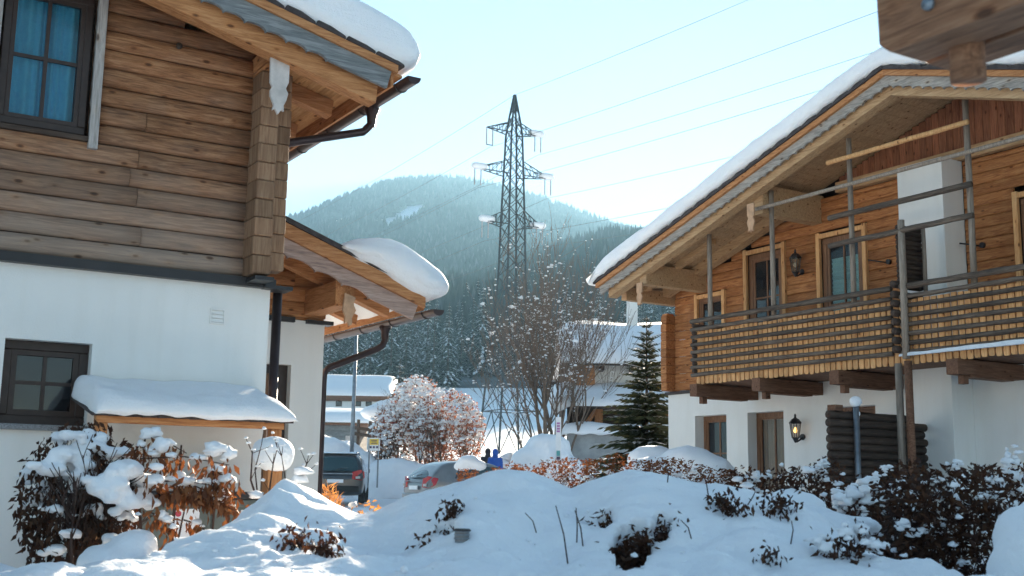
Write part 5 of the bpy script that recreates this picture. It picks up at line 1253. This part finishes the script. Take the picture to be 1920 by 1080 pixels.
# shrubs by the cars
bush('snowy_shrub','rounded brown shrub under snow right of the grey hatchback',gp(873,22,.15),.55,.5,.95,2600,.05,M_leafr,31,60,.09,7,3)
o=lumps('snow_cap',[(hd(880,866,21.5),(.24,.24,.13)),(hd(898,873,21.4),(.16,.16,.1)),(hd(864,876,21.5),(.15,.15,.08))],.05,disp=.05); o.name='snow_heap'; tag(o,'round snow heap on the shrub beside the hatchback','snow')
bush('ornamental_grass','straw coloured grasses at the foot of the dark car',on(628,960,Z=.2)if False else ld((622-960)/2200*14,14,.1),.28,.25,1.05,1500,.13,M_straw,41,0,.1,14,2,droop=-.7,asp=.12,twigmat=M_straw,cat='grass')
bush('orange_shrub','small orange leaved shrub in the dip of the snow',ld((702-960)/2200*12.5,12.5,.2),.3,.28,.85,420,.07,M_straw,43,8,.05,6,3,droop=.5)
# mid hedge
hs=[(880,985,15.5,.40,'left stretch of the low russet hedge under the people'),(985,1100,15.0,.45,'middle stretch of the low russet hedge before the concrete wall'),(1100,1230,14.5,.45,'stretch of low russet hedge below the young spruce'),(1225,1365,13.8,.45,'right stretch of the low russet hedge by the ground floor window')]
for i,(x0_,x1_,dd,hh,lab) in enumerate(hs):
    l0=(x0_-960)/2200*dd; l1=(x1_-960)/2200*dd; top=hd((x0_+x1_)/2,[876,866,862,868][i],dd).z
    rx=(l1-l0)/2+.1; c=ld((l0+l1)/2,dd,top-.8)
    T=bush('hedge',lab,(0,0,0),rx,.35,.8,3600,.05,M_leaf,50+i,26,.05,int(8+rx*8),2,group='clipped hedge along the right garden',box=True,cat='hedge',droop=.2)
    T.location=c; T.rotation_euler=(0,0,-HEAD)
o=lumps('snow_mound',[(hd(1225,862,18.),(.45,.4,.22)),(hd(1255,868,18.),(.4,.4,.2)),(hd(1290,862,17.),(.4,.4,.2)),(hd(1320,878,17.),(.45,.4,.22)),(hd(1275,890,17.4),(1.1,.6,.3))],.06,disp=.06); tag(o,'soft snow mound under the ground floor window behind the hedge','snow')
# ------------------------------------------------------------ foreground snow bank
SX=[-700,-300,0,80,170,230,330,400,450,500,560,600,640,690,740,780,830,880,920,960,1000,1040,1075,1110,1180,1240,1300,1380,1450,1500,1560,1650,1800,1870,1920,2100,2600]
SY=[1075,1075,1050,1075,1064,1054,1076,1066,1015,945,903,922,945,966,957,935,915,906,890,881,885,900,917,902,880,890,903,918,932,970,1030,1095,1100,1030,985,955,950]
DR=6.0
def smooth(t): t=max(0,min(1,t)); return t*t*(3-2*t)
def bankz(l,d):
    px=960+2200*l/DR; y=float(np.interp(px,SX,SY)); zr=hd(px,y,DR).z
    dr=DR+.25*noise.noise((l*.8,0,3.))*0
    low=.90+.03*noise.noise((l*.7,d*.7,8))
    lo=min(low,zr-.02)
    if d<=dr:
        t=(dr-d); z=zr-(zr-lo)*smooth(t/1.55)*(1 if zr>lo else 0)
        if zr<low: z=zr
        z-=max(0,3.3-d)*.28
        bum=min(1,t/.25)
        z+=bum*(.06*noise.fractal((l*1.7,d*1.7,1.),.8,2.,5)+.045*noise.noise((l*3.3,d*2.6,5.)))+.014*noise.noise((l*9,d*9,2))*bum+.006*noise.noise((l*24,d*24,6))*bum
    else:
        t=d-dr; z=zr-.05*min(1,t/.25)**2-max(0,t-.18)*.75; z=max(z,terrain(l,d)-.02)+.008*noise.noise((l*9,d*9,2))
    return z
nl=430; nd=250
lsf=np.linspace(-4.6,4.6,nl); dsf=np.r_[np.linspace(1.2,3.2,14),np.linspace(3.22,6.4,nd-50),np.linspace(6.44,8.6,36)]
Vf=[]
for d in dsf:
    sc_=d/6 if d<6 else 1
    for l in lsf: Vf.append((l,d,bankz(l,d)))
Vf=np.array(Vf)
def pix(p):
    v=Vector(p)-CAM; z_=v.dot(Fw); return 960+F*v.dot(CR)/z_,540-F*v.dot(CU)/z_
holes_=[(1186,1022,33,46,.3),(1137,971,12,15,.2),(1240,988,14,26,.4),(838,990,16,10,.3)]
n=nl
W=np.array([ld(a_,b_,c_)[:] for a_,b_,c_ in Vf]); PX=np.array([pix(w_) for w_ in W])
for hx,hy,rx,ry,rt in holes_:
    dx=(PX[:,0]-hx); dy=(PX[:,1]-hy); q=(dx+dy*rt*.4)**2/rx**2+dy**2/ry**2
    for k in np.nonzero((q<2.2)&(Vf[:,1]<5.9)&(Vf[:,1]>3))[0]:
        e=q[k]+.5*noise.noise((PX[k,0]*.07,PX[k,1]*.07,hx))+.25*noise.noise((PX[k,0]*.2,PX[k,1]*.2,hx))
        g_=smooth((1.12-e)/.28); W[k]+=np.array((Hd*.16-Kz*.30)[:])*g_
Fv=[(j*n+i,j*n+i+1,(j+1)*n+i+1,(j+1)*n+i) for j in range(len(dsf)-1) for i in range(n-1)]
SB=npmesh('snow_bank',W,Fv,M_snowS,None,True); tag(SB,'deep foreground snow bank burying a hedge across the bottom','snow bank')
def surf(px,py):
    """first point of the bank along the pixel's ray"""
    v=ray(px,py); t=2.
    while t<8:
        p=CAM+v*t; l=p.dot(Rt); d=p.dot(Hd)
        if p.z<bankz(l,d): return p
        t+=.02
    return CAM+v*5
rdc=random.Random(77); CC=[];CRr=[]
for _ in range(260):
    l=rdc.uniform(-2.6,2.6); d=rdc.uniform(3.4,5.9); CC.append(ld(l,d,bankz(l,d)+.002)[:]); CRr.append(.003+.016*rdc.random()**3)
cm=clump_mesh('snow_crumbs',CC,CRr,M_snow,None,.8,.3,1); cm.parent=SB
# the buried hedge seen through gaps in the snow
np.random.seed(21)
def leafball(name,label,pts,size,n_,mat,spread,droop=.6,twigs=8,seed=1,cat='shrub',parent=None):
    rd=random.Random(seed); c=sum((Vector(p) for p in pts),Vector())/len(pts); T=thing(name,label,cat,c); mb=MB(); P=[]
    for p in pts:
        for _ in range(twigs):
            e=Vector(p)+Vector((rd.gauss(0,1),rd.gauss(0,1),rd.gauss(.2,1)))*spread*.8; mb.tube([p,Vector(p).lerp(e,.5)+Vector((rd.gauss(0,.01),rd.gauss(0,.01),0)),e],[.005,.004,.0025],4)
        P+=list(np.array(p)+np.random.normal(size=(n_,3))*spread*np.array([1,1,.9]))
    mb.build('branches',M_twig,T); leaf_mesh('leaves',P,size,mat,T,droop); return T
for i,(hx,hy,rx,ry,rt) in enumerate(holes_):
    p=surf(hx,hy); lab=['dark leafy hollow, the largest, in the foreground snow bank','small round dark hollow above the largest one in the snow','narrow dark hollow right of the largest one in the snow','dark leaf pocket beside the small garden lantern'][i]
    p2=p+Hd*.05-Kz*.09
    leafball('buried_hedge',lab,[p2,p2-Kz*.1,p2+Rt*.05+Kz*.04,p2-Rt*.05],.035,[700,160,240,140][i],M_leafd,.045,seed=i)
    MB().box((-.3,0,-.5),(.3,.02,.2))
spr=[(1372,965,'dead leaf spray poking through the snow right of the hollows',90,.05),(1345,945,'small leaf spray near the top of the snow bank',40,.03),(850,965,'brown leaf spray left of the garden lantern',60,.035),(1590,1040,'dark leaf spray at the right foot of the snow bank',140,.07),(1440,1050,'short dark twigs low in the snow bank',30,.04),(610,1040,'dark leaf fringe at the left foot of the snow bank',120,.05),(560,1030,'dark hanging leaves under the left snow shoulder',130,.06),(1460,960,'leafy twig tuft at the right end of the snow crest',110,.06)]
for i,(px,py,lab,n_,sp_) in enumerate(spr):
    p=surf(px,py); leafball('leaf_spray',lab,[p+Kz*.02-Hd*.02],.034,int(n_*1.5),M_leafd,sp_*.8,.9,7,60+i)
for i,(a_,b_,lab) in enumerate((((1042,948),(1068,1056),'left of the three bare twigs in the snow'),((1080,952),(1081,1020),'middle upright bare twig in the snow'),((1078,957),(1096,1023),'right leaning bare twig in the snow'))):
    p=surf(*b_); q=CAM+ray(*a_)*((p-CAM).dot(Fw)); o=MB().tube([p-Kz*.05,p.lerp(q,.5)+Rt*.004,q],[.0035,.003,.002],5).build('bare_twig',M_twig,None); tag(o,lab,'twig','bare twigs in the snow')
rd=random.Random(9)
mbt=[]
for i,(px,py) in enumerate(((1250,905),(1330,930),(1010,1000),(1395,945),(1480,1020),(1300,1010))):
    p=surf(px,py); e=p+Rt*rd.uniform(-.06,.06)+Kz*rd.uniform(.05,.12)-Hd*.02
    o=MB().tube([p-Kz*.03,p.lerp(e,.6)+Rt*.01,e],[.003,.0025,.0018],4).build('bare_twig',M_twig,None); tag(o,'short bare stalk sticking out of the foreground snow bank','twig','stalks in the snow bank')
# garden lantern half buried
p=surf(866,1012); D_=(p-CAM).dot(Fw); c=CAM+ray(866,1008)*D_; GL=thing('garden_lantern','small grey garden lantern sunk in the foreground snow','lantern',c-Kz*.05)
u=D_/2200.
MB().lathe(c,[(14*u,-14*u),(14*u,12*u)],10).build('glass',glassmat('lamp_plastic',(.2,.2,.2),.3,.7),GL,True)
for z_ in(-10,-3,4,10): MB().lathe(c+Kz*z_*u,[(12*u,0),(15.5*u,1.2*u),(15.5*u,2.2*u),(12*u,3*u)],12).build('louvre',M_steel,GL,True)
MB().lathe(c+Kz*12*u,[(0,5*u),(14*u,4.5*u),(17*u,2*u),(17*u,0),(0,0)],14).build('lid',M_black,GL)
MB().tube([c+Kz*-40*u,c+Kz*12*u],3*u,6).build('stem',M_label,GL)
# ------------------------------------------------------------ foreground shrubs, left
def px2(px,py,d): return hd(px,py,d)
b=px2(140,1095,7.1)
S1=bush('beech_shrub','dense brown leaved shrub heaped with snow, at the left edge',b,.37,.32,.98,4200,.05,M_leafd,71,0,.1,12,3,droop=.9,spread=.6)
cl=[(120,850,36),(165,838,42),(205,850,30),(235,880,44),(200,915,46),(150,870,40),(95,880,34),(60,885,26),(265,900,34),(175,955,24),(245,940,36),(80,925,28),(165,900,40),(105,955,22),(135,1000,22),(230,965,26),(185,820,26),(150,815,20),(60,940,20),(210,1010,26),(105,1030,24)]
rd=random.Random(3); C=[];Rr=[]
for px,py,r_ in cl:
    c=px2(px,py,6.9+rd.uniform(-.12,.15)); r0=r_/2200*7; C.append(c[:]); Rr.append((r0*.8,r0*.7,r0*.42))
    for _ in range(7):
        e=c+Rt*rd.gauss(0,r0*.6)+Hd*rd.gauss(0,r0*.5)+Kz*rd.gauss(-.1*r0,r0*.3); q=r0*rd.uniform(.2,.48); C.append(e[:]); Rr.append((q,q,q*.6))
ls_=lumps('snow_clumps',list(zip(C,Rr)),.014,M_snow,None,.03,4); ls_.parent=S1; ls_.location=-Vector(S1.location); ls_['kind']='stuff'; ls_.modifiers['relief'].texture=_tx2
b=px2(352,1090,7.0)
S2=thing('beech_shrub','thin trained shrub with hanging golden leaves before the bins','shrub',b); mb=MB(); P=[];PS=[]
rd=random.Random(8)
for (pts,r_) in (([(330,1080),(322,1000),(330,930),(338,870),(340,835)],.011),([(300,1085),(330,1030),(345,960)],.010),([(268,1060),(262,960),(268,880),(272,820)],.010),([(402,1080),(398,1000),(404,930),(396,850)],.009)):
    w_=[px2(x,y,7.0+rd.uniform(-.08,.08)) for x,y in pts]; mb.tube(w_,[r_*(1-.5*i/(len(w_)-1)) for i in range(len(w_))],6)
for (x0_,y0_,x1_,y1_,nn) in ((262,860,430,872,120),(268,905,420,915,170),(290,835,350,850,50),(250,850,270,840,40),(335,900,440,960,170),(300,925,430,935,150),(280,960,330,1000,80),(345,975,400,1010,70),(310,1030,420,1060,170),(400,880,445,930,120),(330,1050,430,1075,90)):
    a_=px2(x0_,y0_,7.0+rd.uniform(-.1,.1)); c_=px2(x1_,y1_,7.0+rd.uniform(-.1,.1)); mid=(a_+c_)/2+Kz*.03; mb.tube([a_,mid,c_],[.006,.005,.003],4)
    for _ in range(int(nn*.62)):
        t=rd.random(); P.append((a_.lerp(c_,t)+Kz*rd.gauss(-.01,.03)+Hd*rd.gauss(0,.06)+Rt*rd.gauss(0,.02))[:])
    for _ in range(nn//16): PS.append((a_.lerp(c_,rd.random())+Kz*.03)[:])
mb.build('branches',M_twig,S2); np.random.seed(5); leaf_mesh('leaves',P,.062,M_leaf,S2,1.15,.40)
PS+= [px2(x,y,6.95)[:] for x,y in((283,815),(292,812),(285,845),(300,838),(262,930),(275,945),(400,848),(410,842),(430,852),(425,900),(360,1032),(352,905))]
clump_mesh('snow_clumps',PS,[rd.uniform(.012,.038) for _ in PS[:-12]]+[rd.uniform(.04,.07) for _ in range(12)],M_snow,S2)
o=lumps('snow_heap',[(px2(200,1060,6.7),(.18,.18,.12)),(px2(250,1030,6.8),(.14,.14,.12)),(px2(290,1080,6.6),(.2,.2,.12)),(px2(440,1030,6.6),(.16,.16,.15)),(px2(475,1010,6.5),(.16,.16,.14)),(px2(420,1075,6.5),(.2,.2,.12)),(px2(510,1000,6.4),(.13,.13,.12)),(px2(360,1085,6.5),(.2,.2,.1))],.03,M_snow,None,.05); tag(o,'lumpy snow heap at the feet of the two leafy shrubs','snow')
# snow mushroom on its post
q=px2(513,850,8.0); PM=MB().box((q.x-.05,q.y-.05,-.2),(q.x+.05,q.y+.05,q.z-.05)).build('wooden_post',M_beam_z,None,bevel=.006); tag(PM,'short wooden post under the round snow ball','post')
o=lumps('snow_ball',[(q,(.15,.15,.12)),(q-Kz*.05+Rt*.01,(.13,.13,.08)),(q+Kz*.03-Rt*.04,(.11,.11,.08))],.02,M_snowS,None,.02,8); tag(o,'big round snow ball sitting on the wooden post','snow')
b=px2(500,1060,7.2); S3=thing('bare_shrub','slender bare shrub with a few leaves before the snow ball','shrub',b); mb=MB(); tips=[]; rd=random.Random(15)
for pts in ([(478,1010),(485,950),(478,880),(490,835)],[(490,1000),(505,920),(512,870),(520,840)],[(500,1000),(520,950),(535,900),(528,855)],[(486,950),(470,900),(473,850)],[(545,960),(560,900),(575,870)]):
    w_=[px2(x,y,7.1+rd.uniform(-.05,.05)) for x,y in pts]; mb.tube(w_,[.008,.006,.004,.0025][:len(w_)],5)
    for _ in range(5): a_=w_[rd.randint(1,len(w_)-1)]; e=a_+Rt*rd.gauss(0,.05)+Kz*rd.uniform(.02,.1); mb.tube([a_,e],[.003,.0015],4); tips.append(e)
mb.build('branches',M_twig,S3); P=[]
for (x,y,n_) in((500,985,60),(550,1000,90),(565,985,50),(520,935,25),(545,1035,60),(490,1040,60)):
    for _ in range(n_): P.append((px2(x+rd.gauss(0,12),y+rd.gauss(0,16),7.0)+Hd*rd.gauss(0,.04))[:])
leaf_mesh('leaves',P,.05,M_leaf,S3,1.0); clump_mesh('snow_clumps',[t[:] for t in tips]+[px2(x,y,7.0)[:] for x,y in((570,885),(560,900),(480,930),(535,965),(510,1010))],[.014]*len(tips)+[.06,.05,.05,.06,.06],M_snow,S3)
# ------------------------------------------------------------ foreground hedges, right
def rhedge(label,px0,px1,ytop,d,hgt,dep,nleaf,size,mat,seed,clumps,twigs=True):
    l0,l1=(px0-960)/2200*d,(px1-960)/2200*d; top=hd((px0+px1)/2,ytop,d).z; rx=(l1-l0)/2
    T=bush('beech_hedge',label,(0,0,0),rx,dep,hgt,nleaf,size,mat,seed,0,.05,int(6+rx*10),3,box=True,cat='hedge',droop=.55,spread=.5,group='dark beech hedges on the right')
    C=[];Rr=[];rd=random.Random(seed); base=ld((l0+l1)/2,d,top-hgt)
    for px,py,r_ in clumps:
        for _ in range(9):
            c=hd(px+rd.gauss(0,r_*.6),py+rd.gauss(0,r_*.35),d-dep*rd.uniform(.4,.95)); v=c-base; C.append((v.dot(Rt),v.dot(Hd),v.z)); Rr.append(r_/2200*d*rd.uniform(.2,.6))
    for _ in range(160):
        C.append((rd.uniform(-rx,rx),rd.uniform(-dep,dep),rd.uniform(.1,1)*hgt)); Rr.append(rd.uniform(.005,.02)*(d/5))
    clump_mesh('snow_clumps',C,Rr,M_snow,T,.8)
    T.location=base; T.rotation_euler=(0,0,-HEAD); return T
rhedge('dark brown hedge in front of the glazed ground floor door',1372,1560,872,9.2,1.0,.4,5200,.05,M_leafd,81,[(1405,905,16),(1420,890,16),(1530,885,18),(1445,955,20),(1500,930,12),(1545,870,12)])
rhedge('dark hedge under the log privacy screen, with snow on its crown',1550,1730,890,7.2,1.15,.35,5200,.048,M_leafd,82,[(1590,925,26),(1640,920,30),(1580,945,24),(1700,945,20),(1640,895,10),(1660,880,10),(1615,960,14)])
rhedge('tall dark hedge filling the lower right corner',1660,1885,905,5.6,1.1,.3,7600,.045,M_leafd,83,[(1790,870,12),(1850,935,18),(1690,985,14),(1760,900,8),(1720,1000,12),(1800,1060,14),(1865,900,12)])
rhedge('hedge end with snow against the white wall at the far right',1830,2050,890,8.2,1.1,.35,3200,.05,M_leafd,84,[(1900,900,24),(1880,925,22),(1910,945,26),(1895,870,14),(1870,960,18),(1905,850,22)])
rhedge('low dark hedge at the bottom edge right of the snow bank',1500,1700,1035,5.0,.6,.3,3600,.045,M_leafd,85,[(1540,1020,20),(1590,1000,26),(1640,1020,20),(1560,1060,16)])
o=lumps('snow_block',[(px2(1800,905,7.0),(.07,.06,.09)),(px2(1797,925,7.0),(.06,.06,.08))],.02,M_snow,None,.02,3); tag(o,'upright snow block stuck in the hedge before the white wall','snow')
o=lumps('snow_heap',[(px2(1950,1010,4.6),(.16,.2,.14)),(px2(1975,1060,4.5),(.2,.2,.2)),(px2(1935,1085,4.5),(.12,.2,.16)),(px2(1990,990,4.7),(.2,.2,.15))],.03,M_snow,None,.05); tag(o,'smooth snow heap cut by the right edge of the view','snow')
o=lumps('snow_heap',[(px2(1520,990,6.0),(.22,.2,.12)),(px2(1470,1000,5.8),(.2,.2,.1)),(px2(1560,1000,5.8),(.18,.2,.1)),(px2(1480,950,6.6),(.2,.2,.1)),(px2(1610,985,6.2),(.1,.15,.07))],.03,M_snow,None,.06); tag(o,'snow shoulders sagging between the bank and the dark hedges','snow')
# ------------------------------------------------------------ haze
hz_=MB().box((-3200,-3200,-14),(3200,3200,500)).build('haze',None,None); hz_.location=(0,900,0); hz_['kind']='stuff'; hz_['label']='thin blue winter haze in the valley air'; hz_['category']='haze'
m=bpy.data.materials.new('haze_air'); m.use_nodes=True; nt=m.node_tree; nt.nodes.clear()
out=nt.nodes.new('ShaderNodeOutputMaterial'); pv=nt.nodes.new('ShaderNodeVolumePrincipled'); pv.inputs['Density'].default_value=3.1e-4; pv.inputs['Color'].default_value=(.4,.74,1,1); pv.inputs['Anisotropy'].default_value=.2
nt.links.new(pv.outputs[0],out.inputs['Volume']); hz_.data.materials.append(m)
